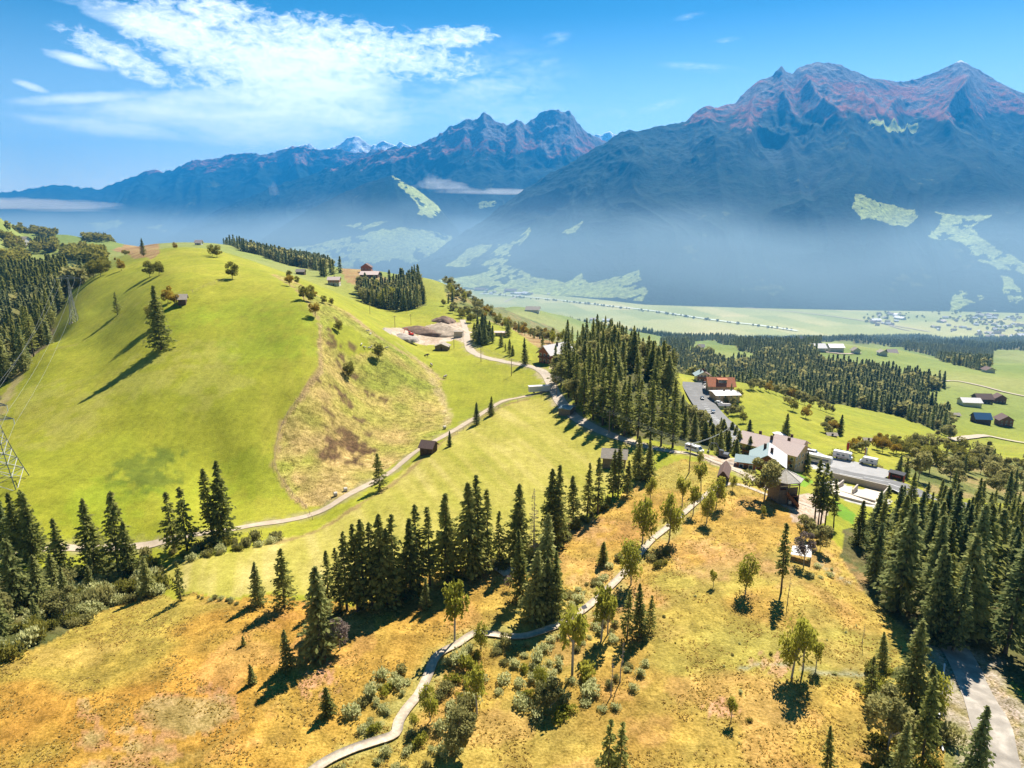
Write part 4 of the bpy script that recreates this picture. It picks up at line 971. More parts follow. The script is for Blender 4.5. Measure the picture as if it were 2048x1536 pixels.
stand([(1670,1118),(1700,1080),(1735,1050),(1790,1035),(1860,1015),(2100,1045),hid(2250,160),hid(2350,110),(2075,1360),(1950,1270),(1905,1300),(1860,1260),(1800,1225),(1740,1180)], 96, ['dark','dark','spruce','dark','slim','light'], (14, 24),
      "tall dark spruce in the wood at the right edge", "spruces of the dark wood at the right edge", 5, 4.3, 1.12, own=58, hf=lambda x, y: min(1.0, max(.62, 1.0 - (y - 118) * .0075)))
trees_px([(1905,1302,1128),(1878,1292,1113),(1858,1278,1085)], 'dark', "tall spruce on the wood's front edge above the forest road", "spruces on the wood's edge above the forest road")
trees_px([(1821,1402,1240,'light',"tallest pale spruce of the lower right clump by the forest road"),(1765,1330,1263,'light',"small pale spruce at the upper end of the lower right clump"),(1740,1405,1312,'open',"open dark spruce on the left of the lower right clump"),
          (1843,1530,1350,'spruce',"spruce in the middle of the lower right clump by the fence"),(1795,1575,1440,'light',"light spruce low in the lower right clump"),(1940,1580,1405,'dark',"dark spruce standing alone beside the forest road, lower right"),
          (1858,1440,1330,'light',"pale spruce at the right side of the lower right clump")], 'spruce', None)
trees_px([(1775,1500,1385,'olive',"bushy light green tree in the lower right clump"),(1862,1440,1345,'birch',"yellowish birch leaning to the forest road, lower right")], 'olive', None)
stand([(0,775),(52,742),(66,715),(88,698),(100,670),(106,645),(128,612),hid(100,470),hid(20,430),hid(-120,330)], 38, ['spruce','slim','light','dark'], (17, 24), "tall spruce in the wood along the left edge of the green hill", "spruces of the wood left of the green hill", 6, 5.0, own=20)
stand([(0,1290),(90,1250),(180,1215),(270,1180),(240,1150),(120,1170),(0,1200)], 9, ['olive','light'], (5, 9), "pale bushy tree in the left shrub belt", "trees of the left shrub belt", 8, 5)
stand([(714,590),(725,606),(765,620),(805,616),hid(790,680),hid(715,700)], 26, ['olive','broad','birch','light'], (13, 19), "yellow green tree in the left half of the valley grove", "leafy trees of the grove in the valley", 9, 6)
stand([(765,620),(800,623),(850,613),(852,594),hid(845,700),hid(790,690)], 24, ['dark','spruce'], (16, 22), "dark spruce in the right half of the valley grove", "spruces of the grove in the valley", 10, 6)
# single leafy trees
trees_px([(243,541,516,'autumn',"small round tree on the left crest of the green hill"),(300,554,520,'broad',"left one of the two round dark trees on the green hill"),(318,551,520,'broad',"right one of the two round dark trees on the green hill"),(465,558,521,'broad',"round dark tree on the right shoulder of the green hill"),
          (336,607,570,'autumn',"golden leafy tree beside the hut on the green hill"),(314,650,600,'broad',"leafy tree hidden behind the huge old spruce"),(350,612,585,'autumn',"low golden tree touching the hut on the green hill"),
          (630,635,603,'autumn',"golden round tree on the edge of the scrub slope"),(677,664,638,'broad',"small dark tree on the scrub slope above the scar"),(757,718,684,'broad',"lone small tree in the middle of the sheep pasture slope"),(698,758,721,'broad',"thin tree above the dark hollow on the scrub slope"),
          (608,600,568,'broad',"larger dark tree on the ridge left of the farmhouse"),(622,604,580,'broad',"dark rounded tree on the ridge nearest the farmhouse"),(580,573,548,'autumn',"rusty tree on the ridge left of the farmhouse"),(649,607,590,'broad',"small round tree in the pasture below the farmhouse"),(663,610,594,'broad',"tiny slim tree in the pasture below the farmhouse"),
          (351,498,483,'autumn',"small round tree right on top of the green hill"),(425,512,487,'broad',"left one of two trees on the right end of the hill top"),(434,515,489,'broad',"right one of two trees on the right end of the hill top"),
          (835,562,546,'olive',"round light tree on the crest of the little green knoll"),(887,612,597,'broad',"round tree at the foot of the little green knoll"),
          (1528,1001,915,'olive',"big leafy tree in front of the chalet and left of the lookout tower"),(1836,962,897,'olive',"large leafy tree at the lower edge of the right slope"),(1640,1101,1050,'olive',"yellow green spreading tree above the white tent"),(1612,1078,1030,'olive',"pale bushy tree right below the lookout tower"),
          (1607,1131,1063,'bare',"leafless pinkish grey tree beside the white tent"),(1432,890,850,'olive',"round tree at the road between plantation and chalets"),(1418,722,694,'broad',"large dome shaped tree behind the chalets"),(1474,830,806,'olive',"round tree at the right of the chalets"),(1486,846,822,'broad',"dark round tree right below the chalets"),
          (1478,800,775,'broad',"dark tree right of the red roofed chalet"),(1462,795,766,'dark',"spruce right of the red roofed chalet"),
          (1500,780,758,'olive',"round tree on the slope crest right of the chalets"),(1586,822,795,'broad',"round bush tree on the upper right slope"),(1611,836,806,'autumn',"crooked yellowish tree on the upper right slope")], 'broad', None)
trees_px([(1285,1087,983,'birch',"tall yellow green birch left of the upper boardwalk"),(1338,1083,982,'birch',"yellow green birch leaning by the upper boardwalk"),(1364,1015,946,'thin',"slim pale birch left of the upper boardwalk"),(1386,1029,970,'thin',"small birch just left of the upper boardwalk"),
          (1402,984,918,'thin',"sparse birch near the wooden power pole"),(1413,1046,976,'birch',"bright drooping birch, front one of the pair at the boardwalk top"),(1432,1015,945,'birch',"bright drooping birch, rear one of the pair at the boardwalk top"),(1465,981,948,'birch',"small round birch at the path bend near the little shed"),
          (1398,930,898,'birch',"small birch in front of the white van"),(1262,1169,1070,'birch',"leaning birch beside the boardwalk in the middle of the marsh"),(1490,1189,1102,'birch',"yellow green birch alone in the right half of the marsh"),(1583,1356,1225,'birch0',"tall slender birch with a bare stem and a dark round shadow"),
          (1606,1340,1230,'thin',"thin birch right behind the tall slender birch"),(1632,1336,1277,'thin',"faint leaning sapling right of the tall slender birch"),(1427,1173,1138,'thin',"faint pale sapling in the right half of the marsh"),(1462,1441,1388,'thin',"little sapling on the pink patch of the marsh"),
          (1526,1032,1008,'birch',"young tree in the shadow of the big leafy tree"),(909,1284,1158,'thin1',"crooked bare stemmed pine beside the boardwalk"),(962,1302,1240,'birch',"drooping birch where the boardwalk bends"),(954,1428,1325,'thin',"sparse tree with a long dark bare stem right of the boardwalk"),
          (861,1442,1364,'birch',"bushy upright willow tree right of the lower boardwalk"),(919,1502,1420,'olive',"dark green bushy tree right of the lower boardwalk"),(1144,1352,1196,'thin',"tall sparse birch crossing the boardwalk in the view"),(1202,1283,1172,'thin',"sparse birch left of the dark clump by the boardwalk"),
          (1215,1270,1185,'thin',"second sparse birch left of the dark clump by the boardwalk"),(1240,1365,1280,'pole',"grey dead pole tree leaning below the dark clump"),(1222,1393,1315,'pole',"shorter dead pole tree left of the other pole"),(1575,1208,1150,'pole',"bare thin stem beside the very tall spruce"),(1724,1290,1245,'pole',"bare dark sapling stem near the wood's shadow edge"),
          (680,1300,1230,'bare',"leafless greyish tree against the large pale spruce"),(1083,1385,1325,'birch',"bright green slim tree among the grey willow bushes"),(1100,1420,1360,'olive',"dark low tree among the grey willow bushes"),(1018,1180,1150,'bare',"small pinkish bush tree at the foot of the spruce cluster"),
          (1300,1000,950,'birch',"pale tree at the right end of the long spruce row"),(1012,1290,1262,'olive',"grey bush tree at the boardwalk below the spruce cluster")], 'birch', None)
# ------------------------------------------------------------------ bushes
rS = random.Random(21); NSH = 0
def bush(X, Y, r, label, group, k=None, hz=None):
    nm = 'willow_bush' if 'willow' in label or 'grey green' in label else 'bush'
    k = rS.randrange(len(SHRUB)) if k is None else k
    o = bpy.data.objects.new(nm, SHRUB[k]); COL.objects.link(o); o.location = (X, Y, float(ground_z(X, Y)) - .05 * r)
    o.rotation_euler = (0, 0, rS.uniform(0, 6.28)); s = r; o.scale = (s * rS.uniform(.85, 1.2), s * rS.uniform(.85, 1.2), s * (hz or rS.uniform(.8, 1.7)))
    tag(o, label, "bush", group); return o
def bushes(poly, n, rr, label, group, seed, ks=(0, 1, 2, 4), mind=.9):
    P = world_poly(poly); r = random.Random(seed); got = []; x0, y0 = P.min(0); x1, y1 = P.max(0); tries = 0
    while len(got) < n and tries < 20000:
        tries += 1; x = r.uniform(x0, x1); y = r.uniform(y0, y1); s = r.uniform(*rr)
        if any((x - a) ** 2 + (y - b) ** 2 < (mind * (s + c) * .5) ** 2 for a, b, c in got): continue
        if not inpoly(np.array([x]), np.array([y]), P)[0]: continue
        if dist_line(np.array([x]), np.array([y]), BWL)[0] < s * .75 + 1.1: continue
        got.append((x, y, s)); bush(x, y, s, label, group, r.choice(ks))
bushes([(695,1400),(760,1350),(820,1345),(838,1380),(790,1430),(782,1470),(720,1480),(690,1450)], 20, (.7, 2.2), "grey green willow bush left of the lower boardwalk", "willow bushes left of the boardwalk", 1, (0, 4, 5, 2, 1))
bushes([(880,1320),(960,1290),(960,1400),(940,1510),(850,1520),(800,1490),(815,1430),(850,1400)], 27, (.7, 2.1), "grey green willow bush right of the lower boardwalk", "willow bushes right of the boardwalk", 2, (0, 4, 5, 2, 1))
bushes([(990,1370),(1030,1330),(1120,1320),(1190,1350),(1185,1420),(1120,1440),(1060,1440),(1000,1420)], 26, (.8, 2.3), "silvery willow bush in the thicket at the lower centre of the marsh", "willow thicket at the lower centre", 3, (0, 4, 5, 1, 1))
bushes([(980,1290),(1080,1275),(1180,1235),(1240,1190),(1230,1300),(1120,1320),(1000,1330)], 30, (.6, 1.6), "small bush just below the middle of the boardwalk", "bushes below the middle boardwalk", 4)
bushes([(1130,1195),(1200,1150),(1250,1100),(1270,1080),(1240,1140),(1180,1190),(1140,1215)], 18, (.7, 1.7), "small grey bush just above the middle of the boardwalk", "bushes above the middle boardwalk", 5)
bushes([(1270,1150),(1320,1100),(1345,1100),(1330,1130),(1290,1145)], 7, (.8, 1.8), "dark bush right of the boardwalk in the marsh", "bushes right of the boardwalk", 6, (2, 3))
bushes([(640,1560),(720,1520),(800,1500),(880,1530),(900,1560),(800,1620),(650,1620)], 22, (.8, 1.8), "bush at the bottom edge beside the boardwalk", "bushes at the bottom edge", 7)
bushes([(-20,1345),(60,1305),(180,1238),(300,1195),(330,1190),(325,1150),(280,1130),(200,1160),(100,1200),(-20,1240)], 78, (1.3, 3.2), "pale grey green shrub in the belt at the left", "shrubs of the left belt", 8, (0, 1, 2, 4, 3), .7)
bushes([(280,1110),(330,1105),(480,1075),(545,1075),(560,1085),(440,1110),(330,1135)], 26, (1.2, 2.6), "bush along the farm track under the tall spruces", "bushes under the spruces by the track", 9, (2, 3, 0))
bushes([(655,1230),(700,1228),(850,1180),(960,1155),(1030,1135),(1100,1100),(1180,1045),(1230,1005),(1215,1000),(1100,1085),(960,1140),(760,1205)], 44, (.9, 2.0), "dark undergrowth bush at the foot of the long spruce row", "undergrowth of the long spruce row", 10, (3, 3, 2))
bushes([(390,1190),(480,1202),(480,1210),(400,1200)], 9, (.5, 1.1), "low scrub at the border of mown field and marsh", "low scrub at the field border", 11, (0, 2))
bushes([(1600,1110),(1660,1120),(1700,1180),(1650,1180),(1600,1140)], 7, (.5, 1.2), "low grey bush below the white tent", "low bushes below the tent", 12)
bushes([(1240,1330),(1290,1330),(1290,1440),(1190,1450)], 9, (.5, 1.2), "small grey bush near the dead pole trees", "small bushes near the dead poles", 13)
bushes([(1310,1170),(1700,1180),(1730,1330),(1500,1500),(1340,1450)], 16, (.25, .6), "tiny tuft bush on the open right marsh", "tiny bushes on the right marsh", 14, (2, 3, 0), 4)
bushes([(1710,1390),(1740,1330),(1870,1380),(1890,1480),(1870,1600),(1760,1600),(1740,1500)], 26, (1.0, 2.4), "green bush in the lower right clump", "bushes of the lower right clump", 15, (2, 3, 5))
bushes([(1640,918),(1760,945),(1775,940),(1700,915),(1650,905)], 16, (1.6, 3.0), "dark roadside bush behind the parked campers", "bushes behind the parked campers", 16, (3, 2, 3))
bushes([(1585,968),(1610,945),(1625,960),(1600,980)], 5, (.8, 1.6), "garden bush of the chalet", "garden bushes of the chalet", 17, (3, 2))
def leafy(poly, n, hr, label, group, seed, keys, mind): return stand(poly, n, keys, hr, label, group, seed, mind)
leafy([(885,602),(915,618),(960,640),(1000,655),(1050,672),(1100,690),(1125,702),hid(1140,480),hid(1080,540),hid(1010,620),hid(950,690),hid(890,750)], 70, (5, 11), "leafy tree on the shrubby ridge above the lane", "trees of the shrubby ridge above the lane", 31, ['broad','olive','autumn','olive','birch','dark'], 5)
trees_px([(1507,779,757),(1521,781,760),(1537,784,760,'autumn'),(1552,790,768),(1566,794,772),(1580,799,775,'autumn'),(1596,805,780),(1609,810,784),(1623,814,790),(1641,820,799),(1652,824,805),(1664,828,810),(1574,808,788),(1560,785,764),(1605,800,782)], 'olive', "round tree in the row along the crest of the right slope", "trees along the crest of the right slope")
leafy([(1690,902),(1720,908),(1728,900),(1700,893)], 5, (4, 7), "low round tree right of the round trees at the lower hut", "low trees near the lower slope hut", 45, ['autumn','olive'], 4)
leafy([(1648,855),(1680,860),(1675,872),(1640,868)], 4, (5, 8), "round bushy tree at the upper slope hut", "trees at the upper slope hut", 33, ['olive','autumn'], 4)
leafy([(1735,895),(1760,905),(1800,915),(1850,920),(1800,900),(1750,880)], 10, (6, 9), "round tree by the lower slope hut", "trees by the lower slope hut", 34, ['olive','broad','autumn'], 6)
leafy([(1800,890),(1860,890),(1990,925),(2060,935),(2060,1005),(1950,1000),(1870,960),(1830,925)], 46, (6, 13), "round leafy tree in the wooded gully at the right", "trees of the wooded gully at the right", 35, ['olive','broad','olive','dark'], 6.5)
leafy([(1870,832),(1905,850),(1900,890),(1870,872)], 12, (7, 12), "leafy tree between the right slope and the far farm", "trees between slope and far farm", 36, ['olive','broad'], 6)
leafy([(885,608),(920,622),(960,640),(950,650),(900,628)], 9, (4, 8), "small tree in the row above the gravel works", "trees in a row above the gravel works", 37, ['broad','olive'], 6)
leafy([(165,555),(210,535),(222,548),(190,562)], 9, (8, 13), "leafy tree behind the left crest of the green hill", "trees behind the left crest", 38, ['broad','autumn','olive'], 5)
leafy([(195,545),(235,518),(255,510),(262,505),(240,520)], 7, (3, 6), "small tree on the left crest of the green hill", "small trees on the left crest", 39, ['olive','autumn'], 5)
leafy([(570,560),(600,590),(640,610),(650,605),(610,580),(580,555)], 5, (4, 7), "small ridge tree above the pasture", "small ridge trees", 40, ['broad','autumn'], 7)
leafy([(1440,790),(1470,800),(1478,840),(1450,840)], 5, (3, 6), "garden tree of the red roofed chalet", "garden trees of the red roofed chalet", 41, ['olive','broad'], 4)
leafy([(1425,715),(1470,745),(1500,765),(1480,760),(1440,740)], 8, (6, 10), "tree behind the red roofed chalet", "trees behind the red roofed chalet", 42, ['olive','autumn','broad'], 5)
# ------------------------------------------------------------------ sedge tussocks of the marsh (stuff)
M_TUF = leaf_mat("dry_sedge", (.300, .180, .045), (.440, .290, .075), (.620, .470, .150), .5)
rgT = np.random.default_rng(77); yy = 62 + 150 * rgT.random(60000) ** 1.15; xx = rgT.uniform(-.95, .95, 60000) * yy
tt = classify(xx, yy); cl_n = fbm(xx / 5.0, yy / 5.0, 3, 900); ok = (tt == BOG) & (cl_n + rgT.uniform(-.12, .12, 60000) > .54)
d_bw = np.full(60000, 9.0); d_bw[ok] = dist_line(xx[ok], yy[ok], BWL); ok &= d_bw > 1.2
xx, yy = xx[ok][:24000], yy[ok][:24000]; nT = len(xx); zz = ground_z(xx, yy)
q = rgT.normal(0, 1, (nT, 5, 3)); q[..., 2] = np.abs(q[..., 2]) * .4 + .8; q /= np.linalg.norm(q, axis=2)[..., None]
sz = rgT.uniform(.10, .30, nT)[:, None]
P_t = np.stack([xx[:, None] + rgT.normal(0, .5, (nT, 5)) * sz, yy[:, None] + rgT.normal(0, .5, (nT, 5)) * sz, zz[:, None] + .35 * sz + 0 * q[..., 0]], -1).reshape(-1, 3)
V_, F_, T_ = leaves(P_t, q.reshape(-1, 3), .20, np.repeat(np.clip(cl_n[ok][:24000] * 1.4 - .2 + rgT.normal(0, .12, nT), 0, 1), 5), rgT, 1.3)
tag(link("sedge_tussocks", foliage_mesh("sedge_tussocks", V_, F_, T_, M_TUF)), kind="stuff")
# ------------------------------------------------------------------ the far woods (nobody could count them)
M_FAR_ = leaf_mat('hazed_spruce_needles', (.085, .115, .060), (.180, .215, .095), (.340, .355, .150), .45)  # lighter and bluer than near needles: distance haze put into the colour
def far_tree(seed, leaf, whorl, nb):
    rng = np.random.default_rng(seed)
    a, b = spruce_proto(seed, 20, 3.4, .05, whorl, nb, leaf, 0, M_SPR, .8, dens=.8)
    n = len(b.vertices); v = np.empty(n * 3); b.vertices.foreach_get('co', v); t = np.empty(n); b.attributes['tone'].data.foreach_get('value', t)
    bpy.data.meshes.remove(a); bpy.data.meshes.remove(b)
    return v.reshape(-1, 3), np.arange(n).reshape(-1, 4), t
def far_round(seed, n=60):
    rng = np.random.default_rng(seed); q = rng.normal(0, 1, (n, 3)); q /= np.linalg.norm(q, axis=1)[:, None]; q *= rng.uniform(.5, 1, n)[:, None]
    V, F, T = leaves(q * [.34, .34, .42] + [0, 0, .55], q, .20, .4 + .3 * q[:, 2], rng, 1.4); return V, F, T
def cone_tree(seed):
    rng = np.random.default_rng(seed); V = []; F = []; T = []
    for (z0, z1, r) in ((.05, .55, .17), (.32, .8, .13), (.6, 1.0, .08)):
        o = len(V); k = 6
        for i in range(k):
            a = 6.283 * i / k + rng.uniform(-.3, .3); rr = r * rng.uniform(.7, 1.25); V.append((math.cos(a) * rr, math.sin(a) * rr, z0 + rng.uniform(-.04, .04))); T.append(.55)
        V.append((0, 0, z1)); T.append(.25)
        for i in range(k): F.append((o + i, o + (i + 1) % k, o + k))
    return np.array(V), np.array(F), np.array(T)
def scatter(name, P, H, protos, mat, seed, wide=(.85, 1.2), kind="stuff"):
    rng = np.random.default_rng(seed); Vs = []; Fs = []; Ts = []; o = 0; which = rng.integers(0, len(protos), len(P))
    for k, (v, f, t) in enumerate(protos):
        idx = np.nonzero(which == k)[0]; m = len(idx)
        if not m: continue
        a = rng.uniform(0, 6.283, m); h = H[idx]; w_ = h * rng.uniform(*wide, m); c, s = np.cos(a), np.sin(a)
        x = (v[None, :, 0] * c[:, None] - v[None, :, 1] * s[:, None]) * w_[:, None] + P[idx, 0:1]
        y = (v[None, :, 0] * s[:, None] + v[None, :, 1] * c[:, None]) * w_[:, None] + P[idx, 1:2]
        z = v[None, :, 2] * h[:, None] + P[idx, 2:3]
        Vs.append(np.stack([x, y, z], -1).reshape(-1, 3)); Ts.append(np.clip(t[None] + rng.normal(0, .16, m)[:, None], 0, 1).ravel())
        Fs.append((f[None] + (np.arange(m) * len(v))[:, None, None]).reshape(-1, f.shape[1]) + o); o += m * len(v)
    me = foliage_mesh(name, np.vstack(Vs), Fs, np.concatenate(Ts), mat); ob = link(name, me)
    if kind: tag(ob, kind=kind)
    return ob
def grid_pts(x0, x1, y0, y1, step, seed):
    rng = np.random.default_rng(seed); X, Y = np.meshgrid(np.arange(x0, x1, step), np.arange(y0, y1, step)); X = X + rng.uniform(-.5, .5, X.shape) * step * .9; Y = Y + rng.uniform(-.5, .5, Y.shape) * step * .9
    return X.ravel(), Y.ravel()
def wood_pts(y0, y1, step, seed, keep=None):
    X, Y = grid_pts(-y1 * .95, y1 * 1.02, y0, y1, step, seed); m = (np.abs(X / Y) < 1.05); X, Y = X[m], Y[m]
    T = classify(X, Y, 1.0); m = T == FOREST
    if keep is not None: m &= keep(X, Y)
    X, Y = X[m], Y[m]; return np.stack([X, Y, ground_z(X, Y) - .3], -1)
L1 = [far_tree(300 + i, 1.35, 1.7, 6) for i in range(4)]; L2 = [cone_tree(310 + i) for i in range(4)]; R1 = [far_round(320 + i) for i in range(3)]
rg_ = np.random.default_rng(5)
pa = wood_pts(430, 1050, 7.0, 1, lambda X, Y: ~((X > 0) & (X < Y * .25) & (Y < 480))); pb = wood_pts(1050, 1700, 9.5, 2); pc = wood_pts(1700, 3150, 14.0, 3)
extra = np.array([(x, y, float(ground_z(x, y)) - .3) for x, y in [(rg_.uniform(-1.0, -.55) * yy, yy) for yy in rg_.uniform(280, 430, 90)] if classify(np.array([x]), np.array([y]))[0] == FOREST] or [(0, 5000, -600)])
P1 = np.vstack([pa, extra]); lf = rg_.random(len(P1)) < .14
scatter("distant_forest", np.vstack([P1[~lf], pb]), rg_.uniform(10, 19, int((~lf).sum()) + len(pb)), L1, M_FAR_, 6)
scatter("distant_leafy_forest", P1[lf], rg_.uniform(10, 17, int(lf.sum())), R1, M_OLI, 7, (1.0, 1.5))
scatter("remote_forest", pc, rg_.uniform(12, 20, len(pc)), L2, M_FAR_, 8, (1.1, 1.6))
# hedges and copses of the left background, the valley floor and the far slopes
def copse(polys, step, hr, protos, mat, name, seed, wide=(1, 1.5)):
    A = []
    for q in polys:
        q = world_poly(q); X, Y = grid_pts(q[:, 0].min(), q[:, 0].max(), q[:, 1].min(), q[:, 1].max(), step, seed)
        m = inpoly(X, Y, q); X, Y = X[m], Y[m]; A.append(np.stack([X, Y, ground_z(X, Y) - .3], -1))
    A = np.vstack(A); scatter(name, A, np.random.default_rng(seed).uniform(*hr, len(A)), protos, mat, seed, wide)
copse([[(-5,480),(30,478),(60,490),(20,500)],[(50,455),(95,468),(120,478),(80,480)],[(60,500),(110,492),(112,505),(70,512)],[(0,520),(40,505),(60,520),(10,540)],[(120,505),(170,500),(215,520),(190,530),(130,520)],[(0,462),(40,455),(60,468)],[(160,470),(250,478),(250,486),(170,484)]], 11, (10, 18), R1, M_BRO, "background_copse", 11)
if STAND_REST:
    R_ = np.array(STAND_REST)
    def full(k):
        cr = PROTO[k][1]; n = len(cr.vertices); v = np.empty(n * 3); cr.vertices.foreach_get('co', v); t = np.empty(n); cr.attributes['tone'].data.foreach_get('value', t); return v.reshape(-1, 3), np.arange(n).reshape(-1, 4), t
    scatter('inner_forest', R_[:, :3], R_[:, 3], [full('spruce0'), full('slim1'), full('spruce2')], M_SPR, 3, (.9, 1.2))
copse([[(0,545),(60,545),(130,535),(140,560),(100,600),(0,610)],[(60,490),(100,488),(118,492),(70,500)],[(640,552),(680,545),(690,548),(650,556)]], 9, (13, 20), L1, M_SPR, "background_spruces", 12, (.85, 1.2))
def line_trees(pts, step, hr, seed, spread=10):
    L = px_line(pts)[:, :2]; L = catmull(L[L[:, 1] > 2800], step); r = np.random.default_rng(seed); L = L + r.normal(0, spread, L.shape); L = L[r.random(len(L)) < .8]
    return np.stack([L[:, 0], L[:, 1], ground_z(L[:, 0], L[:, 1]) - .3], -1)
vt = np.vstack([line_trees([(900,588),(1000,592),(1060,598),(1150,606),(1300,624),(1450,645),(1590,661)], 22, (6, 12), 31, 8), line_trees([(960,574),(1040,572),(1150,590)], 30, (6, 12), 32, 25), line_trees([(1270,590),(1320,592),(1400,604)], 30, (6, 12), 33, 18),
                line_trees([(1720,640),(1800,630),(1900,640),(2048,650)], 16, (6, 12), 34, 60), line_trees([(1850,615),(1950,640),(2048,670)], 14, (6, 12), 35, 70)])
scatter("valley_trees", vt, np.random.default_rng(9).uniform(8, 16, len(vt)), R1, M_BRO, 13, (1.2, 2.0))
# river and roads of the valley floor
ribbon("river", [(900,586),(960,588),(1020,592),(1090,598),(1150,605),(1220,613),(1300,622),(1380,634),(1450,644),(1520,652),(1595,663)], 15, 5.0, M_WATER, step=60, ymin=2900)
ribbon("valley_road", [(900,566),(1000,578),(1100,586),(1200,592),(1290,600),(1400,608),(1520,618),(1640,630),(1760,647),(1860,664)], 13, 2.5, M_GRAV, step=60, ymin=2900)
ribbon("valley_road", [(1010,604),(1040,590),(1060,580)], 14, 2.5, M_GRAV, step=40)
ribbon("valley_road", [(1745,637),(1790,655),(1820,662)], 12, 2.5, M_GRAV, step=30)
ribbon("farm_road", [(1838,775),(1900,762),(1960,772),(2060,795)], 5, .8, M_GRAV, step=8)
ribbon("farm_road", [(1900,880),(1960,873),(2000,878),(2060,888)], 5, .8, M_GRAV, step=6)
ribbon("farm_road", [(1630,703),(1700,708),(1720,706)], 7, .8, M_GRAV, step=8)
# ------------------------------------------------------------------ building kit
MAT = {}
def mat(key, col, **kw):
    if key not in MAT: MAT[key] = simple_mat(key, col, **kw)
    return MAT[key]
W_WHITE = mat("lime_render", (.62, .58, .50), noise_amt=.06); W_WOOD = mat("brown_boards", (.22, .10, .045), noise_amt=.3, scale=2); W_GREY = mat("grey_boards", (.20, .16, .12), noise_amt=.25, scale=2)
W_DARK = mat("dark_boards", (.09, .055, .035), noise_amt=.3, scale=2); W_RED = mat("reddish_timber", (.36, .14, .07), noise_amt=.2); W_TAN = mat("tan_render", (.52, .37, .23), noise_amt=.1); W_CONC = mat("concrete", (.42, .37, .31), noise_amt=.12)
R_WHITE = mat("pale_sheet_roof", (.66, .62, .60), rough=.5, noise_amt=.05); R_PINK = mat("pinkish_roof", (.60, .47, .42), noise_amt=.08); R_RED = mat("red_tile_roof", (.42, .15, .07), noise_amt=.15, scale=2); R_TEAL = mat("blue_grey_roof", (.30, .38, .38), noise_amt=.08)
R_BROWN = mat("brown_roof", (.17, .11, .09), noise_amt=.15); R_GREY = mat("shingle_roof", (.34, .29, .23), noise_amt=.15, scale=2); R_DARK = mat("dark_roof", (.10, .10, .11), noise_amt=.15); R_BLUE = mat("blue_panel_roof", (.06, .14, .28), rough=.35, noise_amt=.1)
GLASS = mat("window_glass", (.04, .06, .09), rough=.15, noise_amt=.1, spec=.7); PAINTW = mat("white_paint", (.72, .72, .70), rough=.4, noise_amt=.03); METAL = mat("dull_steel", (.26, .27, .26), rough=.5, noise_amt=.15)
RUBBER = mat("rubber", (.025, .025, .025), noise_amt=.2); POLEW = mat("pole_wood", (.30, .23, .17), noise_amt=.2, scale=3); M_CREAM = mat("cream_paint", (.68, .60, .46), noise_amt=.05); RED_P = mat("red_paint", (.55, .06, .04), noise_amt=.1); ORANGE = mat("orange_paint", (.62, .22, .05), noise_amt=.1)
class MB:
    """collects boxes, prisms and tubes and links them as one mesh"""
    def __init__(s): s.p = []
    def box(s, x0, x1, y0, y1, z0, z1):
        v = np.array([(x, y, z) for z in (z0, z1) for y in (y0, y1) for x in (x0, x1)], float); f = np.array([(0, 2, 3, 1), (4, 5, 7, 6), (0, 1, 5, 4), (2, 6, 7, 3), (0, 4, 6, 2), (1, 3, 7, 5)]); s.p.append((v, f)); return s
    def poly(s, pts, faces):
        s.p.append((np.array(pts, float), faces)); return s
    def tube(s, path, r0, r1=None, n=6):
        v, f = tube(path, r0, r0 if r1 is None else r1, n); s.p.append((v, f)); s.p.append((v[-n:], [tuple(range(n))])); return s
    def build(s, name, m, parent=None, smooth=False):
        me = bpy.data.meshes.new(name); V = []; F = []; o = 0
        for v, f in s.p:
            V += [tuple(q) for q in v]; F += [tuple(int(i) + o for i in q) for q in f]; o += len(v)
        me.from_pydata(V, [], F); me.update()
        if smooth: me.polygons.foreach_set('use_smooth', np.ones(len(F), bool))
        return link(name, me, parent, m)
def slab(a, b, c, d, t):
    """thin sloping sheet through four corners"""
    P = [np.array(q, float) for q in (a, b, c, d)]; n = np.cross(P[1] - P[0], P[3] - P[0]); n /= np.linalg.norm(n); n = n if n[2] > 0 else -n
    return [tuple(q) for q in P] + [tuple(q + n * t) for q in P], [(0, 3, 2, 1), (4, 5, 6, 7), (0, 1, 5, 4), (1, 2, 6, 5), (2, 3, 7, 6), (3, 0, 4, 7)]
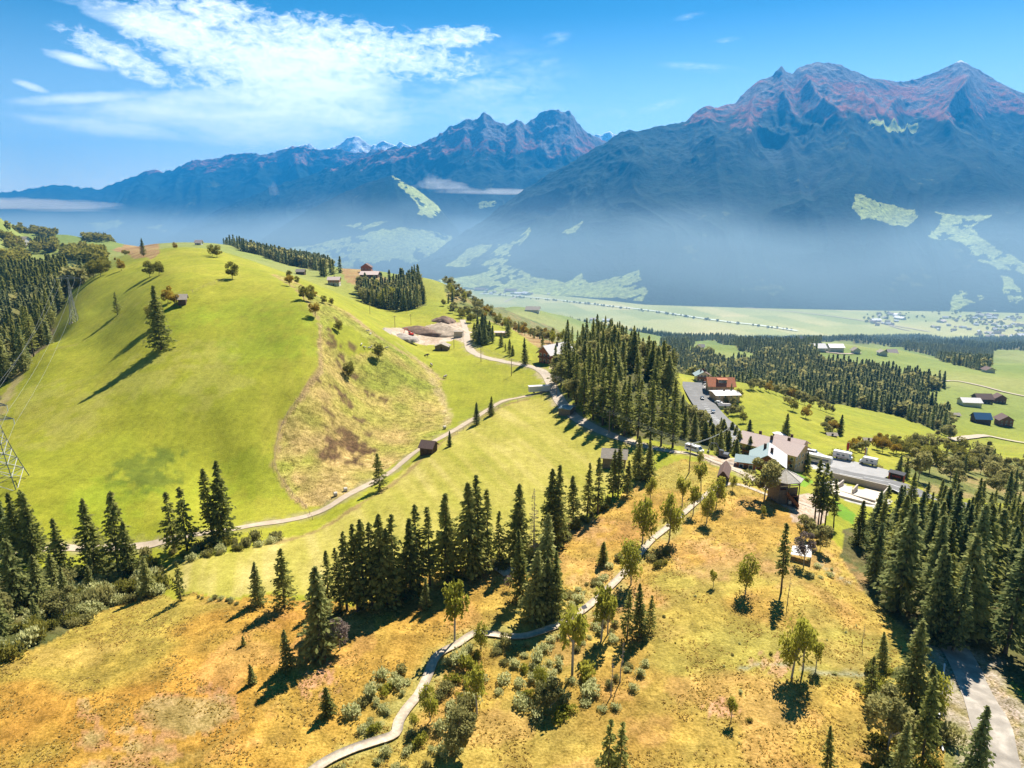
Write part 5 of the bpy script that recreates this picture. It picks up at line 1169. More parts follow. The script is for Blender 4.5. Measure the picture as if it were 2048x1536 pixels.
def house(name, label, A, B, depth, eave, ridge, wall, roof, axis='x', over=.8, wins=(0, 0), lower=None, lowh=0, chim=0, door=True, cat="house", balcony=False, group=None, down=3.0, roof2=None, dormer=False, place=None):
    """house whose nearer long foot runs from place A to place B of the photograph; ridge along it (x) or away from it (y)"""
    h = hit([A[0], B[0]], [A[1], B[1]]); a, b = h[0], h[1]; L = math.hypot(b[0] - a[0], b[1] - a[1]); rz = math.atan2(b[1] - a[1], b[0] - a[0]); z0 = min(a[2], b[2])
    dist = math.hypot(a[0], a[1])
    if dist > 350 and not place:   # far off: facade square to the view
        dep = a[1] * FC - (a[2] - CAMZ) * FS; L = abs(B[0] - A[0]) / FPX * dep; rz = -(B[1] - A[1]) * .04; depth = min(depth, L * .8); k_ = min(1, L / 11); eave *= k_; ridge *= k_; b = a
    if place:   # right hand foot B, length and bearing given
        L, rz = place; rz = math.radians(rz); z0 = b[2]; a = b - np.array([math.cos(rz) * L, math.sin(rz) * L, 0])
    e = empty(name, (a[0], a[1], z0), rz); tag(e, label, cat, group); W = depth
    m = MB()
    if axis == 'x': gab = [(0, 0), (0, W)]
    m.poly(*((lambda P, F: (P, F))(
        [(0, 0, -down), (L, 0, -down), (L, W, -down), (0, W, -down), (0, 0, eave), (L, 0, eave), (L, W, eave), (0, W, eave)] + ([(0, W / 2, ridge), (L, W / 2, ridge)] if axis == 'x' else [(L / 2, 0, ridge), (L / 2, W, ridge)]),
        [(0, 1, 5, 4), (2, 3, 7, 6), (1, 2, 6, 9, 5) if axis == 'x' else (1, 2, 6, 5), (3, 0, 4, 8, 7) if axis == 'x' else (3, 0, 4, 7)] + ([] if axis == 'x' else []))))
    if axis == 'y': m.p[-1] = (m.p[-1][0], [(0, 1, 5, 8, 4), (2, 3, 7, 9, 6), (1, 2, 6, 5), (3, 0, 4, 7)])
    m.build("wall", wall, e)
    if lower is not None: MB().box(-.06, L + .06, -.06, W + .06, -down - .1, lowh).build("ground_floor", lower, e)
    o = over; r = MB(); r2 = MB()
    if axis == 'x':
        dz = (ridge - eave) / (W / 2) * o
        r.poly(*slab((-o, -o, eave - dz), (L + o, -o, eave - dz), (L + o, W / 2, ridge), (-o, W / 2, ridge), .18)); (r2 if roof2 else r).poly(*slab((-o, W / 2, ridge), (L + o, W / 2, ridge), (L + o, W + o, eave - dz), (-o, W + o, eave - dz), .18))
    else:
        dz = (ridge - eave) / (L / 2) * o
        r.poly(*slab((-o, -o, eave - dz), (L / 2, -o, ridge), (L / 2, W + o, ridge), (-o, W + o, eave - dz), .18)); (r2 if roof2 else r).poly(*slab((L / 2, -o, ridge), (L + o, -o, eave - dz), (L + o, W + o, eave - dz), (L / 2, W + o, ridge), .18))
    ro = r.build("roof", roof, e)
    if roof2: r2.build("roof", roof2, e)
    for k in range(chim):
        q = (k + 1) / (chim + 1)
        x, y = (L * q, W * (.4 if k % 2 else .62)) if axis == 'x' else (L * (.38 if k % 2 else .62), W * q)
        MB().box(x - .45, x + .45, y - .35, y + .35, eave, ridge + 1.1).build("chimney", W_DARK, ro)
    if dormer:
        d = MB(); d.box(L * .35, L * .72, W * .12, W * .45, eave, ridge - .5); dd = d.build("dormer", wall, ro); MB().box(L * .32, L * .75, W * .05, W * .5, ridge - .5, ridge - .3).build("dormer_roof", roof, ro)
        MB().box(L * .38, L * .69, W * .12 - .05, W * .12 - .01, eave + .9, ridge - .8).build("dormer_window", GLASS, ro)
    nc, nr = wins
    for i in range(nc):
        for j in range(nr):
            x = L * (i + .5) / nc; z = .9 + j * 2.7
            if z + 1.3 > eave and axis == 'x': continue
            f = MB().box(x - .62, x + .62, -.09, -.01, z, z + 1.35).build("window", PAINTW, e); MB().box(x - .48, x + .48, -.12, -.095, z + .14, z + 1.2).build("pane", GLASS, f)
    if nc:
        for i in range(max(1, nc // 2)):
            for j in range(nr):
                y = W * (i + .5) / max(1, nc // 2); z = .9 + j * 2.7
                if z + 1.3 > eave: continue
                f = MB().box(L + .01, L + .09, y - .62, y + .62, z, z + 1.35).build("window", PAINTW, e); MB().box(L + .095, L + .12, y - .48, y + .48, z + .14, z + 1.2).build("pane", GLASS, f)
    if balcony:
        zb = 2.7
        MB().box(L * .04, L * .96, -1.35, -.1, zb - .12, zb).box(L * .04, L * .96, -1.35, -1.28, zb, zb + .95).build("balcony", W_WOOD, e)
    if door: MB().box(L * .5 - .5, L * .5 + .5, -.10, -.01, 0, 2.1).build("door", W_DARK, e)
    return e, L, rz, (a, b)

# hotel and chalets at the pass road
house("hotel", "long hotel with a pinkish roof beside the main road", (1506,907), (1588,942), 10, 6.2, 8.6, W_TAN, R_PINK, 'x', 1.1, (9, 3), chim=3, balcony=True, cat="hotel", place=(22, -46), down=6)
house("hotel_wing", "small wing with a pinkish roof behind the long hotel", (1553,903), (1596,922), 8, 5.6, 7.6, W_TAN, R_PINK, 'x', .9, (2, 2), chim=1, cat="house", place=(11, -46), down=6)
house("chalet", "big chalet with a white roof slope and timber gable behind the large leafy tree", (1510,950), (1562,957), 11, 4.6, 7.4, W_WOOD, R_TEAL, 'y', 1.3, (5, 2), W_WHITE, 2.6, chim=2, balcony=True, roof2=R_WHITE, cat="chalet", place=(9, -22))
house("timber_annex", "orange timber annex with a blue grey roof on the left of the chalet", (1483,936), (1510,945), 6, 3.0, 4.0, W_RED, R_TEAL, 'x', .7, (2, 1), W_WHITE, .7, cat="house", place=(5.5, -22))
house("chalet", "pale chalet with a blue grey roof, uppermost beside the winding main road", (1393,762), (1419,763), 13, 6.0, 9, W_WHITE, R_TEAL, 'y', 1.2, (4, 2), chim=3, roof2=R_BROWN, balcony=True, cat="chalet")
house("chalet", "chalet with a bright red tiled roof and dormer above the winding main road", (1418,792), (1466,794), 14, 6.8, 10.5, W_TAN, R_RED, 'x', 1.2, (5, 2), chim=1, dormer=True, cat="chalet")
house("flat_roofed_house", "house with a nearly flat white roof in front of the red roofed chalet", (1432,808), (1480,806), 11, 5.2, 6.0, W_TAN, R_WHITE, 'x', .8, (4, 2), chim=1)
house("garage", "small white garage with a dark roof below the flat roofed house", (1438,818), (1462,820), 6, 2.8, 3.6, PAINTW, R_DARK, 'x', .4, cat="garage", roof2=R_WHITE)
house("farmhouse", "low farmhouse with a brown roof on the crest of the right slope", (1510,774), (1547,778), 12, 3.4, 6.2, W_DARK, R_BROWN, 'x', 1.0, (4, 1), chim=1)
house("roadside_gallery", "long low grey shelter by the road left above the hotel", (1545,876), (1568,888), 4, 2.6, 2.9, W_GREY, R_WHITE, 'x', .3, cat="shelter", door=False)
house("barn", "pale roofed barn half hidden by the end of the spruce row", (1212,934), (1250,938), 6, 3.2, 4.8, W_GREY, R_GREY, 'x', .6, cat="barn", place=(6.5, -12))
house("wooden_shed", "narrow little wooden shed with a brown roof at the path bend", (1438,965), (1452,968), 8, 2.4, 3.6, W_DARK, R_BROWN, 'y', .5, cat="shed", door=False)
house("hay_hut", "small dark hay hut on the farm track below the scrub slope", (845,905), (864,909), 4.2, 2.2, 3.7, W_DARK, R_BROWN, 'x', .5, cat="hut", place=(4.2, -18))
house("hay_barn", "grey wooden hay barn on the field below the gravel works", (870,701), (896,704), 8, 3.6, 5.8, W_GREY, R_GREY, 'y', .7, cat="barn")
house("hill_hut", "dark hut with a light grey roof near the top of the green hill", (357,612), (372,610), 5.5, 3.2, 4.9, W_DARK, R_GREY, 'x', .8, cat="hut")
house("timber_shed", "grey board shed with a flat blue grey roof beside the lane", (1115,826), (1140,832), 5, 2.4, 2.9, W_GREY, R_TEAL, 'x', .3, cat="shed", door=False, place=(4.6, -28))
house("wooden_farmhouse", "red brown timber farmhouse with a white sheet roof beside the big grove", (1078,724), (1100,728), 16, 5.6, 9.0, W_RED, R_WHITE, 'y', 1.3, (3, 2), chim=1, balcony=True, cat="farmhouse")
house("hillside_house", "house with a flat pinkish roof among the trees above the lane", (990,672), (1012,674), 9, 4, 4.8, W_TAN, R_PINK, 'x', .8, (3, 1))
# farms in the valley behind the hill
house("farm_barn", "large grey barn with a pale gable, left part of the farm behind the scrub slope", (631,569), (655,569), 20, 8, 12, W_GREY, R_GREY, 'y', 1.4, (4, 1), W_WHITE, 3.0, cat="barn")
house("farmhouse", "farmhouse with red roofs attached to the large grey barn", (656,569), (678,568), 14, 6, 8.5, W_RED, R_PINK, 'x', 1.0, (4, 2), W_WHITE, 3.0, chim=1)
house("farm_stable", "long low farm building with a pinkish roof above the valley grove", (720,557), (755,558), 16, 4.5, 7.5, W_DARK, R_PINK, 'x', 1.0, (5, 1), chim=1, cat="stable")
house("farmhouse", "red gabled farmhouse behind the long farm building above the valley grove", (722,545), (742,545), 14, 7, 11, W_RED, R_BROWN, 'y', 1.0, (3, 2))
house("long_barn", "long grey roofed barn at the edge of the wood in the left background", (592,548), (608,548), 14, 5, 8, W_DARK, R_GREY, 'x', .8, cat="barn", door=False)
house("ridge_farm", "farm with a reddish roof on the small knoll behind the hill top", (390,490), (402,490), 10, 5, 9, W_WHITE, R_PINK, 'x', 1.0, (4, 1))
house("dark_barn", "long dark barn among spruces at the foot of the left crest", (155,520), (183,521), 20, 7, 10, W_DARK, R_PINK, 'x', 1.5, cat="barn", door=False)
house("far_farm", "white walled farm on the far left slope", (28,484), (50,485), 22, 7, 12, W_WHITE, R_GREY, 'x', 1.5, (3, 1), door=False)
house("far_farm", "reddish farm at the left end of the far left slope", (13,482), (26,482), 18, 7, 11, W_RED, R_PINK, 'x', 1.5, door=False)
house("field_hut", "little dark hut in the green clearing at the left", (41,523), (49,523), 10, 4, 7, W_DARK, R_PINK, 'x', .6, cat="hut", door=False)
# right slope and far farms
house("slope_hut", "grey hut beside a spruce on the upper right slope", (1656,871), (1673,874), 7, 3, 5, W_DARK, R_GREY, 'x', .7, cat="hut")
house("slope_hut", "grey hut beside round trees on the lower right slope", (1729,883), (1744,886), 6, 2.8, 4.8, W_DARK, R_GREY, 'x', .7, cat="hut")
house("farm_hall", "long farm hall with a white roof, left part of the far right farm", (1926,812), (1960,816), 16, 5, 8, W_WHITE, R_WHITE, 'x', 1, cat="barn", door=False)
house("farmhouse", "brown roofed house behind the white roofed farm hall", (1955,806), (1984,808), 15, 6, 10, W_DARK, R_BROWN, 'x', 1, (4, 1), door=False)
house("farmhouse", "dark gabled house at the right end of the far right farm", (1990,806), (2010,810), 13, 6, 9.5, W_WOOD, R_BROWN, 'y', 1.2, (3, 1), door=False)
house("solar_barn", "barn with a blue solar roof at the right", (1951,846), (1979,850), 16, 6, 10, W_DARK, R_BLUE, 'x', 1, cat="barn")
house("wooden_house", "brown house with a gable roof right of the solar barn", (1998,852), (2023,856), 14, 6, 9.5, W_WOOD, R_BROWN, 'y', 1.3, (3, 2), cat="house")
house("shelter_roof", "small grey roofed shelter left of the solar barn", (1903,832), (1920,833), 8, 3, 5, W_GREY, R_GREY, 'x', 1, cat="shelter", door=False)
house("far_hall", "white roofed hall, left of the pair in the forest clearing", (1624,704), (1652,704), 20, 7, 12, W_WHITE, R_WHITE, 'x', 1.5, cat="hall", door=False)
house("far_hall", "broad white roofed hall, right of the pair in the forest clearing", (1660,704), (1687,705), 24, 8, 12, W_WHITE, R_WHITE, 'x', 1.5, cat="hall", door=False)
house("far_house", "small house with a tree in the middle of the forest clearing", (1706,707), (1720,708), 16, 6, 10, W_WHITE, R_GREY, 'y', 1.5, door=False)
house("far_farm", "small farmhouse with a grey roof at the bottom of the right clearing", (1759,711), (1774,712), 14, 6, 9, W_WHITE, R_GREY, 'y', 1.5, door=False)
house("far_farm", "farm with a reddish roof at the wood's edge in the right clearing", (1778,705), (1796,704), 18, 7, 12, W_DARK, R_PINK, 'x', 1.5, door=False)
house("far_farm", "gabled farm with dark roof in the rightmost clearing", (1972,745), (1990,745), 16, 7, 10, W_WHITE, R_BROWN, 'y', 1.5, door=False)
house("far_house", "white roofed house, left, half sunk in the far woods", (1572,692), (1582,692), 20, 16, 22, W_WHITE, R_WHITE, 'x', 1.5, door=False)
house("far_house", "small pale house, second from the left, in the far woods", (1600,692), (1610,692), 18, 15, 20, W_WHITE, R_PINK, 'x', 1.5, door=False)
house("far_house", "pale farm in the little clearing beyond the big grove", (1398,698), (1408,698), 14, 6, 10, W_WHITE, R_PINK, 'x', 1.5, door=False)
house("valley_farm", "grey roofed farm on the green ledge beyond the shrubby ridge", (1052,622), (1078,625), 26, 9, 15, W_WHITE, R_GREY, 'x', 2, door=False)
house("valley_farm", "white roofed house between valley woods, right of the grey farm", (1205,643), (1220,645), 22, 8, 14, W_WHITE, R_WHITE, 'x', 2, door=False)
house("valley_farm", "pale house left of the white roofed one between valley woods", (1180,641), (1192,642), 20, 8, 13, W_WHITE, R_PINK, 'x', 2, door=False)

# small houses of the villages on the valley floor
def village(px0, px1, py0, py1, n, label, group, seed, sz=(12, 22), big=0, filt=None):
    r = random.Random(seed); protos = []
    for k in range(5):
        L, W, E, Rg = r.uniform(.9, 1.3), r.uniform(.8, 1.0), .55, .9
        me = bpy.data.meshes.new("village_house"); v = [(-L/2,-W/2,-.3),(L/2,-W/2,-.3),(L/2,W/2,-.3),(-L/2,W/2,-.3),(-L/2,-W/2,E),(L/2,-W/2,E),(L/2,W/2,E),(-L/2,W/2,E),(-L/2,0,Rg),(L/2,0,Rg),
            (-L*.57,-W*.6,E-.08),(L*.57,-W*.6,E-.08),(L*.57,0,Rg+.03),(-L*.57,0,Rg+.03),(L*.57,W*.6,E-.08),(-L*.57,W*.6,E-.08)]
        me.from_pydata(v, [], [(0,1,5,4),(2,3,7,6),(1,2,6,9,5),(3,0,4,8,7),(10,11,12,13),(13,12,14,15)]); me.materials.append(W_WHITE); me.materials.append([R_WHITE, R_GREY, R_PINK, R_BROWN, R_WHITE][k])
        me.polygons[4].material_index = 1; me.polygons[5].material_index = 1; protos.append(me)
    for i in range(n):
        px, py = r.uniform(px0, px1), r.uniform(py0, py1)
        if filt and not filt(px, py): continue
        w_ = hit([px], [py])[0]; o = bpy.data.objects.new("village_house", protos[r.randrange(5)]); COL.objects.link(o); s = r.uniform(*sz) * (2.6 if i < big else 1)
        o.location = tuple(w_); o.rotation_euler = (0, 0, r.uniform(0, 3.14)); o.scale = (s, s * .8, s * .62 if i >= big else s * .35); tag(o, label, "house", group)
village(955, 1150, 570, 590, 84, "tiny pale house of the village at the foot of the mountains, centre", "houses of the village in the centre of the valley", 1, (16, 28), 8)
village(1268, 1330, 590, 603, 12, "tiny pale building at the valley road, right of the centre village", "buildings at the valley road", 2, (18, 30), 2)
village(1742, 1800, 626, 652, 22, "tiny pale house of the left outskirts of the right hand town", "houses at the left edge of the town", 3, (14, 24), 3)
village(1840, 2060, 612, 688, 150, "tiny pale house of the town on the valley floor at the right edge", "houses of the town at the right edge", 4, (12, 22), 10, lambda x, y: y > 640 - (x - 1840) * .12 and y < 655 + (x - 1840) * .16)
village(1040, 1110, 560, 574, 5, "tiny farm on the green foot of the mountain, centre", "farms on the green foot of the mountain", 5, (14, 20))
village(820, 980, 500, 545, 14, "tiny farm scattered over the bright pastures in the gap of the valley", "farms on the pastures in the valley gap", 6, (22, 34))

# ------------------------------------------------------------------ lookout tower
h_ = hit([1556, 1596], [1008, 1016]); a, b = h_; TL = math.hypot(b[0] - a[0], b[1] - a[1]); trz = math.atan2(b[1] - a[1], b[0] - a[0])
tw = empty("lookout_tower", (a[0], a[1], min(a[2], b[2])), trz); tag(tw, "wooden lookout tower with a shingled umbrella roof and outside stair", "tower"); D_ = TL * .95; TH = 7.6
MB().box(0, .18, 0, D_, -1.5, TH - 1.2).box(TL - .18, TL, 0, D_, -1.5, 3.0).box(.2, TL - .2, D_ - .18, D_, -1.5, TH - 1.2).box(.2, TL * .42, -.02, .12, -1.5, TH - 2.4).box(TL * .42, TL, .9, 1.02, 3.4, TH - 2.2).build("wall", W_GREY, tw)
MB().box(.1, TL - .1, .1, D_ - .1, 3.1, 3.35).build("platform", W_WOOD, tw)
for x, y in ((.12, .12), (TL - .12, .12), (.12, D_ - .12), (TL - .12, D_ - .12), (TL / 2, .12)): MB().tube([(x, y, -1.5), (x, y, TH)], .14, .14, 6).build("post", W_GREY, tw)
MB().poly(*slab((TL * .28, -.75, 4.1), (TL * .95, -.75, .1), (TL * .95, .05, .1), (TL * .28, .05, 4.1), .12)).poly(*slab((TL * .28, -.80, 4.4), (TL * .95, -.80, .4), (TL * .95, -.76, 1.3), (TL * .28, -.76, 5.3), .05)).build("stair", W_WOOD, tw)
MB().box(.3, TL - .3, .05, .12, TH - 1.5, TH - 1.2).box(TL - .12, TL - .05, .3, D_ - .3, TH - 1.5, TH - 1.2).build("railing", M_CREAM, tw)
MB().box(TL * .5, TL * .64, -.10, -.04, 1.3, 2.2).build("info_board", PAINTW, tw); MB().box(TL * .55, TL * .78, -.9, -.5, .35, .5).box(TL * .58, TL * .60, -.85, -.55, -.2, .35).box(TL * .73, TL * .75, -.85, -.55, -.2, .35).build("bench", ORANGE, tw)
n8 = 8; cx_, cy_ = TL / 2, D_ / 2; R8 = TL * .82; rr_ = [(cx_ + R8 * math.cos(6.283 * (k + .5) / n8), cy_ + R8 * math.sin(6.283 * (k + .5) / n8), TH) for k in range(n8)]; ap = (cx_, cy_, TH + 2.2)
ro = MB().poly(rr_ + [ap] + [(x, y, z - .18) for x, y, z in rr_], [(k, (k + 1) % n8, n8) for k in range(n8)] + [(n8 + 1 + (k + 1) % n8, n8 + 1 + k, k, (k + 1) % n8)[::-1] for k in range(n8)] + [tuple(range(2 * n8, n8, -1))]).build("roof", mat("pale_shingles", (.46, .42, .36), noise_amt=.15, scale=2), tw)
rm = MB()
for k in range(n8): rm.tube([np.array(rr_[k]) + [0, 0, .03], np.array(ap) + [0, 0, .03]], .07, .07, 4)
rm.build("ridge_trim", M_CREAM, ro)

# ------------------------------------------------------------------ walls of the unfinished basement beside the main road
def wall_px(A, B, h_, t=.4, z=None, down=1.5):
    q = hit([A[0], B[0]], [A[1], B[1]]); a, b = q; L = math.hypot(b[0] - a[0], b[1] - a[1]); return a, b, L
cs = empty("concrete_basement", tuple(hit([1700], [985])[0])); tag(cs, "roofless pale concrete basement with partition walls below the main road", "foundation"); c0 = np.array(cs.location)
def cwall(A, B, top, name="wall", m=W_CONC, t=.45, dn=3):
    q = hit([A[0], B[0]], [A[1], B[1]]); a, b = q[0] - c0, q[1] - c0; d = (b - a)[:2]; d /= np.linalg.norm(d); n = np.array([-d[1], d[0]]) * t / 2
    P = [(*(a[:2] + n), a[2] - dn), (*(b[:2] + n), b[2] - dn), (*(b[:2] - n), b[2] - dn), (*(a[:2] - n), a[2] - dn), (*(a[:2] + n), a[2] + top), (*(b[:2] + n), b[2] + top), (*(b[:2] - n), b[2] + top), (*(a[:2] - n), a[2] + top)]
    MB().poly(P, [(0, 1, 5, 4), (2, 3, 7, 6), (1, 2, 6, 5), (3, 0, 4, 7), (4, 5, 6, 7), (0, 3, 2, 1)]).build(name, m, cs)
cwall((1661,958), (1775,985), 2.6, "road_wall"); cwall((1775,986), (1756,1008), 2.3, "end_wall"); cwall((1686,970), (1672,982), 2.0, "partition"); cwall((1714,979), (1704,990), 2.0, "partition"); cwall((1672,984), (1705,993), .9, "front_wall"); cwall((1705,994), (1750,1006), .9, "front_wall")
q = hit([1672, 1775, 1752, 1655], [962, 988, 1010, 985]) - c0; MB().poly([(x, y, z + .12) for x, y, z in q] + [(x, y, z - 2.5) for x, y, z in q], [(3, 2, 1, 0)[::-1], (0, 1, 5, 4), (1, 2, 6, 5), (2, 3, 7, 6), (3, 0, 4, 7)]).build("floor_slab", mat("pale_screed", (.58, .50, .40), noise_amt=.08), cs)

# ------------------------------------------------------------------ main road: carriageway, parking bay and markings
HW2 = [(1592,912),(1625,930),(1660,944),(1700,957),(1750,970),(1800,983),(1850,996),(1900,1010),(1960,1030),(2060,1060)]
_, HL = ribbon("main_road", HW2, 9.5, .55, M_ASPH, step=3, grade=15)
ribbon("road_marking", None, .28, .60, M_LINE, world_pts=HL, offset=4.4, grade=15, across=2)
ribbon("road_marking", None, .28, .60, M_LINE, world_pts=HL, offset=-4.4, grade=15, across=2)
# dashed centre line
mk = []; T = np.gradient(HL, axis=0); T /= np.linalg.norm(T, axis=1)[:, None]; N = np.stack([-T[:, 1], T[:, 0]], -1)
def dashes(L, off, wd, lift, every=4, ln=2):
    T = np.gradient(L, axis=0); T /= np.linalg.norm(T, axis=1)[:, None]; N = np.stack([-T[:, 1], T[:, 0]], -1); V = []; F = []
    # heights as the road has them
    s = np.linspace(-.5, .5, 5); X = L[:, None, 0] + N[:, None, 0] * s * 9.5; Y = L[:, None, 1] + N[:, None, 1] * s * 9.5; zc = ground_z(X, Y).max(1); zc = np.convolve(np.pad(zc, 7, mode='edge'), np.ones(15) / 15, 'valid')[:len(zc)]
    for i in range(0, len(L) - ln, every):
        o = len(V); a, b = i, i + ln
        for k in (a, b):
            for sd_ in (-.5, .5): V.append((*(L[k] + N[k] * (off + sd_ * wd)), zc[k] + lift))
        F.append((o, o + 1, o + 3, o + 2))
    o_ = link("road_marking", np_mesh("road_marking", V, np.array(F)), None, M_LINE); tag(o_, kind="structure")
dashes(HL, 0, .3, .61); dashes(HL, 1.6, .22, .61, 5, 2)
HW1 = [(1386,770),(1386,780),(1394,795),(1408,815),(1422,838),(1438,862),(1455,885),(1475,900),(1500,915)]
_, HL1 = ribbon("main_road", HW1, 13.0, .6, M_ASPH, step=3, grade=15)
for of in (-6.1, -1.3, 1.3, 6.1): ribbon("road_marking", None, .35, .66, M_LINE, world_pts=HL1, offset=of, grade=15, across=2)
# hatched wedge between the lanes
V = []; F = []
T = np.gradient(HL1, axis=0); T /= np.linalg.norm(T, axis=1)[:, None]; N = np.stack([-T[:, 1], T[:, 0]], -1)
s = np.linspace(-.5, .5, 5); zc = ground_z(HL1[:, None, 0] + N[:, None, 0] * s * 13, HL1[:, None, 1] + N[:, None, 1] * s * 13).max(1); zc = np.convolve(np.pad(zc, 7, mode='edge'), np.ones(15) / 15, 'valid')[:len(zc)]
for i in range(14, len(HL1) - 12, 2):
    o = len(V)
    for k, f in ((i, 0), (i, .14)):
        for sd_ in (-1.15, 1.15): p = HL1[i] + T[i] * (f * 2.5) + N[i] * sd_; V.append((p[0], p[1], zc[i] + .67))
    F.append((o, o + 1, o + 3, o + 2))
tag(link("road_marking", np_mesh("road_marking", V, np.array(F)), None, M_LINE), kind="structure")
# parking bay: a sheet beside the road
pk = catmull(px_line([(1605,912),(1640,922),(1690,934),(1740,948),(1775,960)])[:, :2], 3)
ribbon("parking_area", None, 13, .50, mat("pale_asphalt", (.34, .33, .32), noise_amt=.08, scale=.4), world_pts=pk, grade=15, across=5)
pk2 = catmull(px_line([(1408,776),(1420,789),(1436,805)])[:, :2], 3)
ribbon("parking_area", None, 9, .9, mat("pale_asphalt", (.34, .33, .32)), world_pts=pk2, grade=21, across=5, offset=-5)

# ------------------------------------------------------------------ vehicles
ALLR = np.vstack(ROADV)
def surf(px, py, lift):
    w_ = hit([px], [py])[0]; z = w_[2] + min(lift, .1)
    if lift > .1:   # stands on a paved sheet: take the height of that sheet
        d = np.hypot(ALLR[:, 0] - w_[0], ALLR[:, 1] - w_[1]); k = d < 4.0
        if k.any(): z = max(z, ALLR[k, 2].max())
    return np.array([w_[0], w_[1], z])
def wheels(e, xs, y, r):
    for x in xs:
        for s_ in (-1, 1):
            w_ = MB().tube([(x, s_ * y, r), (x, s_ * (y + .22), r)], r, r, 12).build("wheel", RUBBER, e)
def prism(profile, y0, y1):
    n = len(profile); P = [(x, y0, z) for x, z in profile] + [(x, y1, z) for x, z in profile]
    return P, [tuple(range(n)), tuple(range(2 * n - 1, n - 1, -1))] + [((i + 1) % n, i, n + i, n + (i + 1) % n) for i in range(n)]
def car(name, label, px, py, rz, body, lift=.65, group=None, L=4.4, van=False, cat="car"):
    e = empty(name, tuple(surf(px, py, lift)), rz); tag(e, label, cat, group); m = mat(body[0], body[1], rough=.3, noise_amt=.03, spec=.6)
    pr = [(-L/2, .35), (-L/2, .95), (-L/2 + .25, 1.0), (-L*.30, 1.45), (L*.12, 1.47), (L*.27, 1.0), (L/2 - .1, .85), (L/2, .35)] if not van else [(-L/2, .35), (-L/2, 2.1), (L*.30, 2.15), (L*.40, 1.3), (L/2, 1.1), (L/2, .35)]
    MB().poly(*prism(pr, -.88, .88)).build("body", m, e)
    if not van: MB().box(-L*.27, L*.10, -.90, .90, 1.02, 1.36).build("window", GLASS, e); MB().poly(*slab((L*.13, -.7, 1.44), (L*.26, -.7, 1.04), (L*.26, .7, 1.04), (L*.13, .7, 1.44), .03)).build("windscreen", GLASS, e)
    else: MB().box(-L*.40, L*.22, -.90, .90, 1.25, 1.85).build("window", GLASS, e); MB().poly(*slab((L*.31, -.75, 2.05), (L*.40, -.75, 1.35), (L*.40, .75, 1.35), (L*.31, .75, 2.05), .03)).build("windscreen", GLASS, e)
    wheels(e, (-L*.32, L*.32), .70, .33); return e
WH = ("white_car_paint", (.70, .70, .70)); DK = ("dark_car_paint", (.05, .055, .06)); SI = ("silver_car_paint", (.40, .42, .44)); RDc = ("red_car_paint", (.42, .05, .04))
hdir = math.atan2(*(px_line([(1690,940),(1740,955)])[:, :2].ptp(0)[::-1] * [-1, 1])) if False else None
def heading(A, B): q = hit([A[0], B[0]], [A[1], B[1]]); return math.atan2(q[1][1] - q[0][1], q[1][0] - q[0][0])
hp = heading((1690,938), (1750,953))
def camper(name, label, px, py, rz, L, H, alcove=True, tow=False, cat="motorhome", bus=False):
    e = empty(name, tuple(surf(px, py, .55)), rz); tag(e, label, cat); W = 1.15
    if tow or bus: pr = [(-L/2, .45), (-L/2, H - .25), (-L/2 + .25, H), (L/2 - .3, H), (L/2, H - .5), (L/2 - .05, .45)]
    elif alcove: pr = [(-L/2, .4), (-L/2, H), (L*.40, H + .05), (L*.46, H - .45), (L*.33, H - .75), (L*.42, 1.2), (L/2, 1.05), (L/2, .4)]
    else: pr = [(-L/2, .4), (-L/2, H), (L*.30, H), (L*.42, 1.35), (L/2, 1.1), (L/2, .4)]
    MB().poly(*prism(pr, -W, W)).build("body", mat("camper_white", (.76, .75, .73), rough=.35, noise_amt=.03), e)
    wb = MB(); y_ = W + .02
    if bus: wb.box(-L*.42, L*.40, -y_, y_, 1.35, 2.2)
    else:
        wb.box(-L*.30, -L*.14, -y_, y_, 1.4, 2.0); wb.box(0, L*.12, -y_, y_, 1.4, 2.0)
    wb.build("window", GLASS, e)
    MB().box(-L*.46, L*.30, -y_, y_, .80, .90).build("stripe", RED_P if alcove else METAL, e)
    if not tow and not bus: MB().poly(*slab((L*.335, -.95, H - .8), (L*.42, -.95, 1.25), (L*.42, .95, 1.25), (L*.335, .95, H - .8), .03)).build("windscreen", GLASS, e)
    MB().box(-L*.2, L*.05, -.35, .35, H, H + .12).build("roof_hatch", PAINTW, e)
    wheels(e, (-L*.28, L*.32) if not tow else (0,), W - .2, .36); return e
camper("coach", "long white coach, leftmost vehicle row end on the parking bay by the hotel", 1636, 928, hp, 10, 3.1, False, False, "coach", True)
camper("motorhome", "white motorhome with a cab alcove in the middle of the parking bay", 1684, 926, hp, 7.0, 3.0)
camper("motorhome", "white motorhome without alcove at the right end of the parking bay", 1735, 939, hp + math.pi, 6.2, 2.8, False)
car("van", "white van behind the coach at the hotel corner", 1622, 916, hp, WH, .6, L=5.2, van=True, cat="van")
car("van", "white camper van with dark windows on the lane beside the wooden pole", 1388, 908, heading((1375,903),(1400,910)), WH, .2, L=6.0, van=True, cat="van")
car("parked_car", "white and dark car parked behind the lookout tower", 1571, 966, heading((1560,962),(1585,970)), WH, .1)
hb = heading((1402,800), (1422,838))
car("car", "dark car, upper one on the winding main road", 1404, 805, hb, DK, .65, "cars on the winding main road"); car("car", "dark blue car, lower one on the winding main road", 1425, 838, hb + 3.14, ("blue_car_paint", (.04, .08, .14)), .65, "cars on the winding main road")
